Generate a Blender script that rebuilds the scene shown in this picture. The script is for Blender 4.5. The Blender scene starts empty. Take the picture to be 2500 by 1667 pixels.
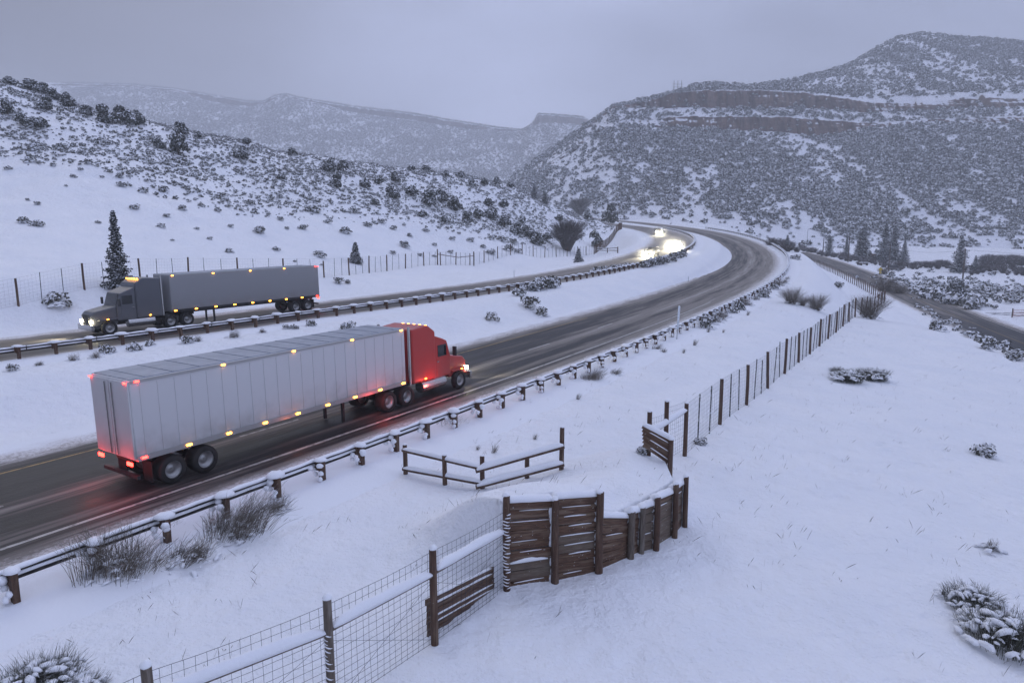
import bpy, bmesh, math, random
import numpy as np
from mathutils import Vector, Matrix

SC = bpy.context.scene
COL = SC.collection
rng = np.random.default_rng(7)
random.seed(7)

# ---------------------------------------------------------------- camera
F, CX, CY, YH = 1667.0, 1250.0, 833.5, 585.0        # photograph is 2500 x 1667
PITCH = math.atan((CY - YH) / F)
HC = 8.531                                            # camera height above the near guardrail foot
cam_d = bpy.data.cameras.new('camera')
cam = bpy.data.objects.new('camera', cam_d)
COL.objects.link(cam)
cam.location = (0, 0, HC)
cam.rotation_euler = (math.pi / 2 - PITCH, 0, 0)
cam_d.sensor_width = 36.0
cam_d.lens = F / 2500 * 36.0
cam_d.clip_start = 0.1
cam_d.clip_end = 8000
SC.camera = cam

# ---------------------------------------------------------------- sky, sun, exposure
SUN_EL, SUN_AZ = math.radians(38), math.radians(-35)  # azimuth from +Y towards +X
w = bpy.data.worlds.new('World')
SC.world = w
w.use_nodes = True
nt = w.node_tree
nt.nodes.clear()
N = nt.nodes.new
out = N('ShaderNodeOutputWorld')
bg = N('ShaderNodeBackground')
bg.inputs['Strength'].default_value = 1.0
sky = N('ShaderNodeTexSky')
sky.sky_type = 'NISHITA'
sky.sun_disc = False
sky.sun_elevation = SUN_EL
sky.sun_rotation = SUN_AZ
sky.dust_density = 4.0
skys = N('ShaderNodeVectorMath'); skys.operation = 'SCALE'; skys.inputs['Scale'].default_value = 0.07
tc = N('ShaderNodeTexCoord')
sep = N('ShaderNodeSeparateXYZ')
nt.links.new(tc.outputs['Generated'], sep.inputs[0])
el = N('ShaderNodeMapRange'); el.inputs[1].default_value = 0.0; el.inputs[2].default_value = 1.0
el.inputs[3].default_value = 0.0; el.inputs[4].default_value = 1.0
nt.links.new(sep.outputs['Z'], el.inputs[0])
ramp = N('ShaderNodeValToRGB')                        # overcast: brighter overhead than at the horizon
cr = ramp.color_ramp
cr.elements[0].position = 0.0; cr.elements[0].color = (0.385, 0.428, 0.623, 1)
cr.elements[1].position = 1.0; cr.elements[1].color = (0.790, 0.875, 1.266, 1)
e = cr.elements.new(0.35); e.color = (0.523, 0.585, 0.852, 1)
nt.links.new(el.outputs[0], ramp.inputs[0])
mp = N('ShaderNodeMapping'); mp.inputs['Scale'].default_value = (1.0, 1.0, 2.6)
mp.inputs['Location'].default_value = (1.4, 6.2, 1.9)
nt.links.new(tc.outputs['Generated'], mp.inputs[0])
nz = N('ShaderNodeTexNoise'); nz.inputs['Scale'].default_value = 1.25; nz.inputs['Detail'].default_value = 5
nz.inputs['Roughness'].default_value = 0.45
nt.links.new(mp.outputs[0], nz.inputs[0])
cl = N('ShaderNodeMapRange'); cl.inputs[1].default_value = 0.3; cl.inputs[2].default_value = 0.7
cl.inputs[3].default_value = 0.45; cl.inputs[4].default_value = 1.42
nt.links.new(nz.outputs[0], cl.inputs[0])
mul = N('ShaderNodeVectorMath'); mul.operation = 'SCALE'
west = N('ShaderNodeMapRange'); west.interpolation_type = 'SMOOTHSTEP'      # heavier cloud bank over the left-hand hills
west.inputs[1].default_value = -0.70; west.inputs[2].default_value = 0.10; west.inputs[3].default_value = 0.08; west.inputs[4].default_value = 1.0
nt.links.new(sep.outputs['X'], west.inputs[0])
mw_ = N('ShaderNodeMath'); mw_.operation = 'MULTIPLY'
nt.links.new(cl.outputs[0], mw_.inputs[0]); nt.links.new(west.outputs[0], mw_.inputs[1])
nt.links.new(ramp.outputs[0], mul.inputs[0]); nt.links.new(mw_.outputs[0], mul.inputs['Scale'])
nt.links.new(sky.outputs[0], skys.inputs[0])
mix = N('ShaderNodeMix'); mix.data_type = 'RGBA'; mix.inputs[0].default_value = 0.95
nt.links.new(skys.outputs[0], mix.inputs[6]); nt.links.new(mul.outputs[0], mix.inputs[7])
nt.links.new(mix.outputs[2], bg.inputs[0]); nt.links.new(bg.outputs[0], out.inputs[0])

sd = bpy.data.lights.new('sun', 'SUN')
sd.energy = 0.5
sd.angle = math.radians(35)
sd.color = (1.0, 0.95, 0.90)
so = bpy.data.objects.new('sun', sd); COL.objects.link(so)
sdir = Vector((math.sin(SUN_AZ) * math.cos(SUN_EL), math.cos(SUN_AZ) * math.cos(SUN_EL), math.sin(SUN_EL)))
so.rotation_euler = sdir.to_track_quat('Z', 'Y').to_euler()
so.location = (0, 0, 300)

vs = SC.view_settings
vs.view_transform = 'Standard'; vs.look = 'None'; vs.gamma = 1.0; vs.exposure = 0.25
vs.use_curve_mapping = False
cy = SC.cycles
cy.use_denoising = True
cy.max_bounces = 6; cy.diffuse_bounces = 3; cy.glossy_bounces = 2; cy.transmission_bounces = 4
cy.volume_bounces = 1; cy.transparent_max_bounces = 12
cy.use_fast_gi = False; cy.use_adaptive_sampling = True; cy.adaptive_threshold = 0.02
cy.sample_clamp_indirect = 6.0

# ---------------------------------------------------------------- photo pixel -> direction helpers
CP, SP = math.cos(PITCH), math.sin(PITCH)
def ray(px, py):
    x = (px - CX) / F; u = -(py - CY) / F
    return np.array([x, CP + u * SP, -SP + u * CP])
def pd(px, py, d):
    return ray(px, py) * d + np.array([0, 0, HC])
def pz(px, py, z):
    r = ray(px, py); return r * ((z - HC) / r[2]) + np.array([0, 0, HC])

# ---------------------------------------------------------------- material helpers
MATS = {}
def mat(name):
    m = bpy.data.materials.new(name); m.use_nodes = True
    MATS[name] = m
    return m, m.node_tree, m.node_tree.nodes['Principled BSDF']
def nd(t, typ, **kw):
    n = t.nodes.new(typ)
    for k, v in kw.items():
        if k.startswith('i_'):
            n.inputs[k[2:].replace('_', ' ')].default_value = v
        else:
            setattr(n, k, v)
    return n
def lk(t, a, b): t.links.new(a, b)
def math_n(t, op, a, b=None, c=None, clamp=False):
    n = t.nodes.new('ShaderNodeMath'); n.operation = op; n.use_clamp = clamp
    for i, v in enumerate((a, b, c)):
        if v is None: continue
        if isinstance(v, (int, float)): n.inputs[i].default_value = v
        else: t.links.new(v, n.inputs[i])
    return n.outputs[0]
def mixc(t, fac, a, b):
    n = t.nodes.new('ShaderNodeMix'); n.data_type = 'RGBA'
    for sock, v in ((n.inputs[0], fac), (n.inputs[6], a), (n.inputs[7], b)):
        if isinstance(v, (int, float)): sock.default_value = v
        elif isinstance(v, tuple): sock.default_value = (*v, 1) if len(v) == 3 else v
        else: t.links.new(v, sock)
    return n.outputs[2]
def smooth(t, v, lo, hi, a=0.0, b=1.0):
    n = t.nodes.new('ShaderNodeMapRange'); n.interpolation_type = 'SMOOTHSTEP'
    for i, q in ((1, lo), (2, hi), (3, a), (4, b)):
        if isinstance(q, (int, float)): n.inputs[i].default_value = q
        else: t.links.new(q, n.inputs[i])
    t.links.new(v, n.inputs[0]); return n.outputs[0]
def noise(t, scale, detail=3, rough=0.5, vec=None, dim='3D'):
    n = t.nodes.new('ShaderNodeTexNoise'); n.noise_dimensions = dim
    n.inputs['Scale'].default_value = scale; n.inputs['Detail'].default_value = detail
    n.inputs['Roughness'].default_value = rough
    if vec is not None: t.links.new(vec, n.inputs['Vector'])
    return n.outputs[0]
def pos(t):
    return t.nodes.new('ShaderNodeNewGeometry').outputs['Position']
def objco(t):
    return t.nodes.new('ShaderNodeTexCoord').outputs['Object']
def bump(t, h, bsdf, strength=0.3, dist=0.05):
    b = t.nodes.new('ShaderNodeBump'); b.inputs['Strength'].default_value = strength
    b.inputs['Distance'].default_value = dist
    t.links.new(h, b.inputs['Height']); t.links.new(b.outputs[0], bsdf.inputs['Normal'])
SNOW = (0.87, 0.89, 0.93)

def m_snow():
    m, t, b = mat('snow')
    p = pos(t)
    n1 = noise(t, 0.35, 4, 0.55, p)
    c = mixc(t, smooth(t, n1, 0.3, 0.7), (0.84, 0.865, 0.91), (0.89, 0.905, 0.935))
    n0 = noise(t, 26, 4, 0.7, p)
    n9 = noise(t, 1.1, 3, 0.5, p)
    speck = math_n(t, 'MULTIPLY', smooth(t, n0, 0.66, 0.74), smooth(t, n9, 0.5, 0.68))
    c = mixc(t, math_n(t, 'MULTIPLY', speck, 0.35), c, (0.42, 0.41, 0.42))
    lk(t, c, b.inputs['Base Color'])
    b.inputs['Roughness'].default_value = 0.65
    b.inputs['Specular IOR Level'].default_value = 0.25
    h = math_n(t, 'ADD', math_n(t, 'MULTIPLY', noise(t, 1.6, 4, 0.55, p), 1.0), math_n(t, 'MULTIPLY', noise(t, 11, 3, 0.6, p), 0.22))
    bump(t, h, b, 0.8, 0.26)
    return m
M_SNOW = m_snow()
def m_snowcap():
    m, t, b = mat('snow_cap')
    b.inputs['Base Color'].default_value = (0.88, 0.90, 0.94, 1)
    b.inputs['Roughness'].default_value = 0.6
    bump(t, noise(t, 18, 4, 0.6, pos(t)), b, 0.5, 0.03)
    return m
M_CAP = m_snowcap()

# ---------------------------------------------------------------- object helpers
def link_mesh(name, verts, faces, material, parent=None, smooth_shade=False):
    me = bpy.data.meshes.new(name)
    me.from_pydata([tuple(v) for v in verts], [], [tuple(f) for f in faces])
    me.materials.append(material)
    if smooth_shade:
        me.polygons.foreach_set('use_smooth', [True] * len(me.polygons))
    me.update()
    o = bpy.data.objects.new(name, me); COL.objects.link(o)
    if parent is not None: o.parent = parent
    return o
def np_mesh(name, V, Q, smooth_shade=False):
    """fast mesh from numpy verts (n,3) and quads or tris (m,k)"""
    me = bpy.data.meshes.new(name)
    V = np.asarray(V, dtype=np.float32); Q = np.asarray(Q, dtype=np.int32)
    k = Q.shape[1]
    me.vertices.add(len(V)); me.vertices.foreach_set('co', V.ravel())
    me.loops.add(Q.size); me.loops.foreach_set('vertex_index', Q.ravel())
    me.polygons.add(len(Q))
    me.polygons.foreach_set('loop_start', np.arange(0, Q.size, k, dtype=np.int32))
    me.polygons.foreach_set('loop_total', np.full(len(Q), k, dtype=np.int32))
    if smooth_shade: me.polygons.foreach_set('use_smooth', np.ones(len(Q), dtype=bool))
    me.update(calc_edges=True); me.validate()
    return me
def add(name, me, material=None, parent=None):
    if material is not None and not me.materials: me.materials.append(material)
    o = bpy.data.objects.new(name, me); COL.objects.link(o)
    if parent is not None: o.parent = parent
    return o
def tag(o, label=None, cat=None, group=None, kind=None):
    if label: o['label'] = label
    if cat: o['category'] = cat
    if group: o['group'] = group
    if kind: o['kind'] = kind
    return o
def empty(name, loc=(0, 0, 0), rz=0.0):
    o = bpy.data.objects.new(name, None); COL.objects.link(o)
    o.location = loc; o.rotation_euler = (0, 0, rz); o.empty_display_size = 0.2
    return o
def copy_tree(o, parent=None):
    c = o.copy(); COL.objects.link(c); c.parent = parent
    for ch in list(o.children): copy_tree(ch, c)
    return c
def grid_quads(nr, nc):
    i = np.arange(nr - 1)[:, None] * nc + np.arange(nc - 1)[None, :]
    i = i.ravel()
    return np.stack([i, i + 1, i + nc + 1, i + nc], 1)

# smooth value noise on numpy arrays
def _hash(ix, iy, seed):
    h = (ix.astype(np.int64) * 374761393 + iy.astype(np.int64) * 668265263 + seed * 974634777) & 0xFFFFFFFF
    h = ((h ^ (h >> 13)) * 1274126177) & 0xFFFFFFFF
    return ((h ^ (h >> 16)) & 0xFFFF) / 65535.0
def vnoise(x, y, seed=0):
    x0 = np.floor(x); y0 = np.floor(y)
    fx = x - x0; fy = y - y0
    fx = fx * fx * (3 - 2 * fx); fy = fy * fy * (3 - 2 * fy)
    a = _hash(x0, y0, seed); b = _hash(x0 + 1, y0, seed); c = _hash(x0, y0 + 1, seed); d = _hash(x0 + 1, y0 + 1, seed)
    return (a * (1 - fx) + b * fx) * (1 - fy) + (c * (1 - fx) + d * fx) * fy
def fbm(x, y, oct=4, seed=0):
    s = 0; a = 0.5; t = 0
    for k in range(oct):
        s = s + a * vnoise(x, y, seed + k * 17); t += a; a *= 0.5; x = x * 2.03 + 5.1; y = y * 2.03 + 3.7
    return s / t
def sstep(x, a, b):
    t = np.clip((x - a) / (b - a), 0, 1); return t * t * (3 - 2 * t)

# ---------------------------------------------------------------- road centre curves (from the photograph's road edges)
class Road:
    def __init__(s, start, heads, grades, L, back=80, ds=1.0):
        heads = np.radians(heads); k = len(heads)
        kn = np.concatenate([[-back], np.linspace(0, L, k)])
        S = np.arange(-back, L + ds * .5, ds)
        hh = np.interp(S, kn, np.concatenate([[heads[0]], heads])); gg = np.interp(S, kn, np.concatenate([[grades[0]], grades]))
        X = np.concatenate([[0], np.cumsum(np.sin(hh[:-1]) * ds)]); Y = np.concatenate([[0], np.cumsum(np.cos(hh[:-1]) * ds)])
        Z = np.concatenate([[0], np.cumsum(gg[:-1] * ds)])
        i0 = int(round(back / ds))
        s.S = S; s.P = np.stack([X - X[i0] + start[0], Y - Y[i0] + start[1], Z - Z[i0] + start[2]], 1); s.h = hh
        s.Nn = np.stack([np.cos(hh), -np.sin(hh), 0 * hh], 1)
    def at(s, q, off=0.0, dz=0.0):
        p = np.array([np.interp(q, s.S, s.P[:, i]) for i in range(3)]); h = np.interp(q, s.S, s.h)
        return p + off * np.array([math.cos(h), -math.sin(h), 0]) + np.array([0, 0, dz])
    def head(s, q): return float(np.interp(q, s.S, s.h))
    def locate(s, X, Y):
        """nearest along/offset/z for arrays of points"""
        P = s.P[::3]; best = np.full(X.shape, 1e18); idx = np.zeros(X.shape, dtype=np.int32)
        for i in range(len(P)):
            d = (X - P[i, 0]) ** 2 + (Y - P[i, 1]) ** 2
            m = d < best; best[m] = d[m]; idx[m] = i * 3
        dx = X - s.P[idx, 0]; dy = Y - s.P[idx, 1]
        off = dx * s.Nn[idx, 0] + dy * s.Nn[idx, 1]
        al = dx * np.sin(s.h[idx]) + dy * np.cos(s.h[idx])
        sa = s.S[idx] + al
        z = np.interp(sa, s.S, s.P[:, 2])
        end = np.maximum(0, np.maximum(s.S[0] - sa, sa - s.S[-1]))
        return sa, off, z, end
RA = Road((-18.305, 13.475, -0.452), [34.762, 32.419, 29.645, 25.543, 19.365, 11.166, 1.216, -10.345, -23.133, -36.627, -50.406, -64.231],
          [.022, .024, .026, .037, .060, .076, .076, .076, .076, .076, .074, .073], 420)
RB = Road((-28.825, 39.365, 1.53), [38.686, 36.272, 33.353, 29.062, 22.696, 14.023, 3.09, -9.792, -24.0, -38.889, -54.022, -69.189],
          [.025, .021, .031, .049, .067, .070, .070, .070, .068, .063, .057, .051], 330)
RC = Road((52.395, 58.208, -4.718), [18.941, 18.125, 16.575, 13.946, 10.021, 5.059], [-.006, .016, .039, .055, .062, .061], 220)
# flat band of each road in metres across: (left edge, right edge)
BAND = {'A': (-10.6, 4.9), 'B': (-11.2, 1.2), 'C': (-1.4, 9.0)}

# ---------------------------------------------------------------- terrain height from control points
ctrl = []
for q in range(-80, 421, 25):
    ctrl.append(RA.at(q, -3.7)); 
    p = RA.at(q, 9.0, -0.25)
    if q <= 60: ctrl.append(p)
for q in range(-80, 331, 25):
    ctrl.append(RB.at(q, -5.0))
    if q < 200: ctrl.append(RB.at(q, 6.0, -0.5))
for q in range(-80, 221, 25):
    ctrl.append(RC.at(q, 3.5))
    if q < 130: ctrl.append(RC.at(q, 15.0, 0.25))
for x, y, z in [(-5.3, 9.2, -.15), (-3.42, 11.66, -.12), (-1.7, 13.84, -.37), (-.16, 16.36, -.42), (3, 20.0, -.45), (7, 26.7, -.05), (9.9, 31.4, -.05),
                (15.6, 40.8, -.3), (21.5, 50.3, -.4), (27.6, 59.8, -.35), (39.5, 78.7, -.55),
                (6, 10, -.75), (12, 14, -.95), (3, 4, -.7), (18, 22, -1.15), (26, 34, -1.35), (33, 46, -1.5), (22, 44, -.8), (38, 58, -1.6), (47, 75, -1.3),
                (-8, 2, -.2), (-30, -10, -.9), (0, -40, -1.6), (50, -60, -4.2), (-70, -40, -1), (10, -10, -1.4), (30, 5, -3.0)]:
    ctrl.append(np.array([x, y, z]))
LEFT_FENCE = [(-420, 716, 44), (47, 699, 54), (178, 692, 58), (480, 683, 70), (808, 674, 83), (960, 664, 100), (1157, 651, 125), (1312, 632, 150), (1400, 626, 165), (1450, 622, 176), (1478, 606, 192), (1500, 580, 205), (1519, 556, 220)]
for q in LEFT_FENCE: ctrl.append(pd(*q))
HILL = [(0, 192, 140), (186, 267, 140), (360, 300, 146), (585, 345, 156), (830, 394, 170), (1059, 421, 188), (1250, 455, 206), (1365, 509, 220), (1442, 532, 232), (1495, 548, 240),
        (-250, 150, 138), (-600, 110, 132)]
for px, py, d in HILL:
    c = pd(px, py, d); ctrl.append(c)
    c2 = pd(px, py, d + 35); c2[2] = c[2] - 2.5; ctrl.append(c2)
    c3 = pd(px, py, d + 110); c3[2] = c[2] * .72; ctrl.append(c3)
for q in [(150, 570, 75), (600, 575, 95), (900, 580, 115), (1200, 590, 145), (150, 400, 104), (600, 460, 125), (900, 485, 145), (1200, 525, 175), (-300, 580, 66), (-300, 400, 98), (-700, 580, 60), (-700, 380, 92),
          (350, 480, 100), (1350, 575, 185), (1440, 575, 205)]:
    ctrl.append(pd(*q))
for q in [(2450, 760, 112), (2200, 682, 165), (2300, 650, 225), (2050, 622, 285), (2450, 645, 240), (2100, 602, 335), (1980, 600, 335), (2300, 605, 330), (2500, 615, 300), (2700, 640, 260),
          (2900, 720, 150), (1860, 580, 335), (1700, 546, 350), (1600, 534, 372), (2450, 690, 170), (2350, 676, 190), (2900, 640, 300)]:
    ctrl.append(pd(*q))
for x, y, z in [(-120, 420, 38), (-300, 400, 55), (0, 460, 34), (100, 480, 22), (300, 420, 8), (-350, 150, 30), (-200, 60, 14), (250, 100, -4), (200, 0, -6), (-200, -150, -2), (150, -200, -8)]:
    ctrl.append(np.array([x, y, z], float))
ctrl = np.array(ctrl)
def tps_fit(P):
    n = len(P); d2 = ((P[:, None, :2] - P[None, :, :2]) ** 2).sum(2)
    K = 0.5 * d2 * np.log(d2 + 1e-9); K[np.diag_indices(n)] = 0
    A = np.zeros((n + 3, n + 3)); A[:n, :n] = K + np.eye(n) * 40.0
    A[:n, n] = 1; A[:n, n + 1:] = P[:, :2]; A[n, :n] = 1; A[n + 1:, :n] = P[:, :2].T
    return np.linalg.solve(A, np.concatenate([P[:, 2], [0, 0, 0]]))
TW = tps_fit(ctrl)
def tps(X, Y):
    z = TW[-3] + TW[-2] * X + TW[-1] * Y
    for (cx_, cy_, _), w_ in zip(ctrl, TW[:-3]):
        d2 = (X - cx_) ** 2 + (Y - cy_) ** 2
        z = z + w_ * 0.5 * d2 * np.log(d2 + 1e-9)
    return z
# retaining wall of the wildlife jump-out: feet of its posts, left to right
WALL_PX = [(1232, 1447), (1349, 1423), (1456, 1400), (1532, 1364), (1558, 1348), (1594, 1339), (1639, 1306), (1664, 1279)]
WALL = np.array([pz(x, y, -0.45)[:2] for x, y in WALL_PX])
def zpx(Y, py):
    k = (CY - py) / F
    return HC + Y * (k * CP - SP) / (CP + k * SP)
# plank-top heights at the two ends of every wall panel
WALL_TOPS = [(zpx(WALL[i][1], a), zpx(WALL[i + 1][1], b)) for i, (a, b) in enumerate([(1222, 1216), (1213, 1205), (1258, 1259), (1250, 1243), (1240, 1226), (1217, 1198), (1192, 1176)])]
WING_END = np.array([5.62, 23.2])
def mound(X, Y):
    """raised snow behind the wall"""
    poly = np.vstack([WALL, WING_END[None]]); tops = WALL_TOPS + [(WALL_TOPS[-1][1], 0.95)]
    best = np.full(X.shape, 1e9); side = np.zeros(X.shape); tz = np.zeros(X.shape); wz = np.zeros(X.shape); endd = np.zeros(X.shape)
    for i in range(len(poly) - 1):
        a, b = poly[i], poly[i + 1]; ab = b - a; L = np.hypot(*ab)
        t = ((X - a[0]) * ab[0] + (Y - a[1]) * ab[1]) / L ** 2
        tt = np.clip(t, 0, 1)
        d = np.hypot(X - a[0] - tt * ab[0], Y - a[1] - tt * ab[1])
        s = (ab[0] * (Y - a[1]) - ab[1] * (X - a[0])) / L
        m = d < best
        best[m] = d[m]; side[m] = s[m]
        wt = 1 / (d * d + .04) ** 2; tz += wt * (tops[i][0] + tt * (tops[i][1] - tops[i][0])); wz += wt
        e = np.zeros(X.shape)
        if i == 0: e = np.maximum(0, -t) * L
        if i == len(poly) - 2: e = np.maximum(0, t - 1) * L
        endd[m] = e[m]
    tz = tz / wz
    lift = sstep(side - .3 * endd, 0.10, 0.30 + 2.0 * endd) * (1 - sstep(best, 0.8, 9.5)) * (1 - sstep(endd, 0.0, 5.5))
    return lift, tz + .28 * sstep(side, .4, 1.8)
def height(X, Y, detail=True):
    X = np.asarray(X, float); Y = np.asarray(Y, float)
    z = tps(X, Y)
    r = np.hypot(X, Y)
    if detail:
        hill = sstep(z, 7, 16) * sstep(Y, 40, 80) * (1 - sstep(X, 20, 60))
        z = z + (fbm(X / .55, Y / .55, 2, 13) - .5) * (.05 + .10 * sstep(fbm(X / 5, Y / 5, 3, 41), .5, .62)) * (1 - sstep(r, 35, 70)) + (fbm(X / 3.2 + Y / 9, Y / 7.5 - X / 20, 3, 23) - .5) * .22 * (1 - sstep(r, 60, 120)) + (fbm(X / 2.4, Y / 2.4, 3, 3) - .5) * 0.2 + (fbm(X / 11, Y / 11, 3, 5) - .5) * 0.5 * sstep(r, 20, 70)
        z = z + hill * (fbm(X / 9, Y / 9, 4, 9) - .5) * 2.2
    near = r < 60
    lift, tz = mound(X[near], Y[near])
    zn = z[near]; z[near] = zn + lift * (tz + .02 - zn)
    for R, key in ((RA, 'A'), (RB, 'B'), (RC, 'C')):
        sa, off, zr, end = R.locate(X, Y)
        lo, hi = BAND[key]
        dist = np.maximum(lo - off, off - hi)
        k = (1 - sstep(dist, 2.2, 9.0 if key != 'C' else 6.5)) * (1 - sstep(end, 0, 30))
        z = z * (1 - k) + k * (zr - 0.02)
        inner = (1 - sstep(dist, -1.6, -0.5)) * (1 - sstep(end, 0, 10))
        z = z - inner * 0.55
    return z
def Hh(x, y): return float(height(np.array([x]), np.array([y]))[0])
def ray_ground(px, py, tmax=700):
    r = ray(px, py); t = np.geomspace(5, tmax, 500)
    P = r[None] * t[:, None] + np.array([0, 0, HC])
    d = P[:, 2] - height(P[:, 0], P[:, 1])
    k = np.argmax(d < 0)
    if d[k] >= 0: return None
    t2 = np.linspace(t[max(k - 1, 0)], t[k], 12)
    P = r[None] * t2[:, None] + np.array([0, 0, HC]); d = P[:, 2] - height(P[:, 0], P[:, 1])
    k = np.argmax(d < 0)
    return P[k]

def ray_ground_many(pxs, pys, tmax=600):
    R = np.array([ray(a, b) for a, b in zip(pxs, pys)]); t = np.geomspace(8, tmax, 170)
    P = R[:, None, :] * t[None, :, None]; P[:, :, 2] += HC
    d = P[:, :, 2] - height(P[:, :, 0].ravel(), P[:, :, 1].ravel()).reshape(P.shape[:2])
    k = np.argmax(d < 0, axis=1); ok = (d[np.arange(len(R)), k] < 0) & (k > 0)
    i = np.arange(len(R))[ok]; k = k[ok]
    f = d[i, k - 1] / (d[i, k - 1] - d[i, k])
    Q = R[i] * (t[k - 1] + (t[k] - t[k - 1]) * f)[:, None]; Q[:, 2] = height(Q[:, 0], Q[:, 1])
    return Q

# one sheet: fine where the photograph looks, coarse elsewhere
def build_ground():
    a = np.concatenate([np.linspace(-180, -50, 26)[:-1], np.linspace(-50, 50, 860), np.linspace(50, 180, 26)[1:]])
    a = np.radians(a)
    r = np.concatenate([[0.2, 1.5, 3, 4.2], np.geomspace(5.2, 420, 600), np.geomspace(440, 2240, 18)])
    A, R = np.meshgrid(a, r)
    X = np.sin(A) * R; Y = np.cos(A) * R
    Z = np.zeros_like(X)
    n = len(r)
    Rl = np.minimum(R, 430)
    Z = height((np.sin(A) * Rl).ravel(), (np.cos(A) * Rl).ravel()).reshape(X.shape)
    far = R > 430
    Z[far] = Z[far] * np.exp(-(R[far] - 430) / 500) - (R[far] - 430) * 0.012
    me = np_mesh('ground', np.stack([X, Y, Z], -1).reshape(-1, 3), grid_quads(n, len(a))[:, ::-1], True)
    o = add('ground', me, M_SNOW); tag(o, kind='structure', label='snow-covered ground between and beside the roads')
    return o
build_ground()

# ---------------------------------------------------------------- roads
def m_road(name, wl, yl, snow_lo, snow_hi, slush, dark):
    """wl/yl: white and yellow line offsets; snow_lo/hi: where plowed snow begins; slush: ramp stops (offset, amount)"""
    m, t, b = mat(name)
    off = nd(t, 'ShaderNodeAttribute', attribute_name='off').outputs['Fac']
    al = nd(t, 'ShaderNodeAttribute', attribute_name='along').outputs['Fac']
    cmb = nd(t, 'ShaderNodeCombineXYZ'); lk(t, off, cmb.inputs[0]); lk(t, math_n(t, 'MULTIPLY', al, 0.045), cmb.inputs[1])
    v = cmb.outputs[0]
    streak = noise(t, 1.9, 5, 0.62, v)
    fine = noise(t, 7.0, 4, 0.7, v)
    cmb2 = nd(t, 'ShaderNodeCombineXYZ'); lk(t, off, cmb2.inputs[0]); lk(t, math_n(t, 'MULTIPLY', al, 0.25), cmb2.inputs[1])
    rag = noise(t, 1.6, 6, 0.68, cmb2.outputs[0])
    grit = noise(t, 9.0, 3, 0.7, pos(t))
    # slush profile across the lanes
    r = nd(t, 'ShaderNodeValToRGB'); r.color_ramp.interpolation = 'B_SPLINE'
    lo, hi = snow_lo - 1, snow_hi + 1
    st = sorted(slush)
    for i, (o_, a_) in enumerate(st):
        pz_ = (o_ - lo) / (hi - lo)
        e_ = r.color_ramp.elements[i] if i < 2 else r.color_ramp.elements.new(pz_)
        e_.position = pz_; e_.color = (a_, a_, a_, 1)
    lk(t, smooth_lin(t, off, lo, hi), r.inputs[0])
    sl = math_n(t, 'ADD', r.outputs[0], math_n(t, 'MULTIPLY', math_n(t, 'SUBTRACT', streak, 0.5), 1.7))
    sl = math_n(t, 'ADD', sl, math_n(t, 'MULTIPLY', math_n(t, 'SUBTRACT', fine, 0.5), 0.35))
    sl = math_n(t, 'ADD', sl, smooth(t, al, 24, 70, -0.08, 0.36))
    asph = mixc(t, smooth(t, noise(t, 2.2, 3, 0.6, v), .3, .7), tuple(d * 0.8 for d in dark), tuple(d * 1.35 for d in dark))
    c = mixc(t, smooth(t, sl, 0.28, 0.85), asph, (0.235, 0.215, 0.195))
    c = mixc(t, math_n(t, 'MULTIPLY', smooth(t, sl, 0.85, 1.35), 0.75), c, (0.42, 0.40, 0.38))
    # snow banks with ragged, dirty edges
    offn = math_n(t, 'ADD', off, math_n(t, 'MULTIPLY', math_n(t, 'SUBTRACT', rag, 0.5), 1.9))
    offn = math_n(t, 'ADD', offn, math_n(t, 'MULTIPLY', math_n(t, 'SUBTRACT', grit, 0.5), 0.5))
    s1 = smooth(t, offn, snow_hi - 0.25, snow_hi + 0.5)
    s0 = smooth(t, offn, snow_lo - 0.45, snow_lo + 0.2, 1.0, 0.0)
    sn = math_n(t, 'MAXIMUM', s1, s0)
    offd = math_n(t, 'ADD', off, math_n(t, 'MULTIPLY', math_n(t, 'SUBTRACT', rag, 0.5), 2.6))
    d1 = smooth(t, offd, snow_hi + 0.2, snow_hi + 1.7); d0 = smooth(t, offd, snow_lo - 1.6, snow_lo - 0.2, 1.0, 0.0)
    clean = math_n(t, 'MAXIMUM', d1, d0)
    dirt = mixc(t, smooth(t, grit, 0.3, 0.62), (0.33, 0.30, 0.28), (0.66, 0.64, 0.64))
    snc = mixc(t, clean, dirt, (0.85, 0.87, 0.91))
    c = mixc(t, sn, c, snc)
    lk(t, c, b.inputs['Base Color'])
    rg = smooth(t, sl, 0.1, 0.9, 0.5, 0.8)
    lk(t, math_n(t, 'MAXIMUM', rg, math_n(t, 'MULTIPLY', sn, 0.7)), b.inputs['Roughness'])
    b.inputs['Specular IOR Level'].default_value = 0.22
    h = math_n(t, 'ADD', math_n(t, 'MULTIPLY', sn, 0.8), math_n(t, 'MULTIPLY', grit, 0.35))
    bump(t, h, b, 0.6, 0.06)
    return m
def smooth_lin(t, v, lo, hi):
    n = t.nodes.new('ShaderNodeMapRange'); n.inputs[1].default_value = lo; n.inputs[2].default_value = hi
    t.links.new(v, n.inputs[0]); return n.outputs[0]
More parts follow.
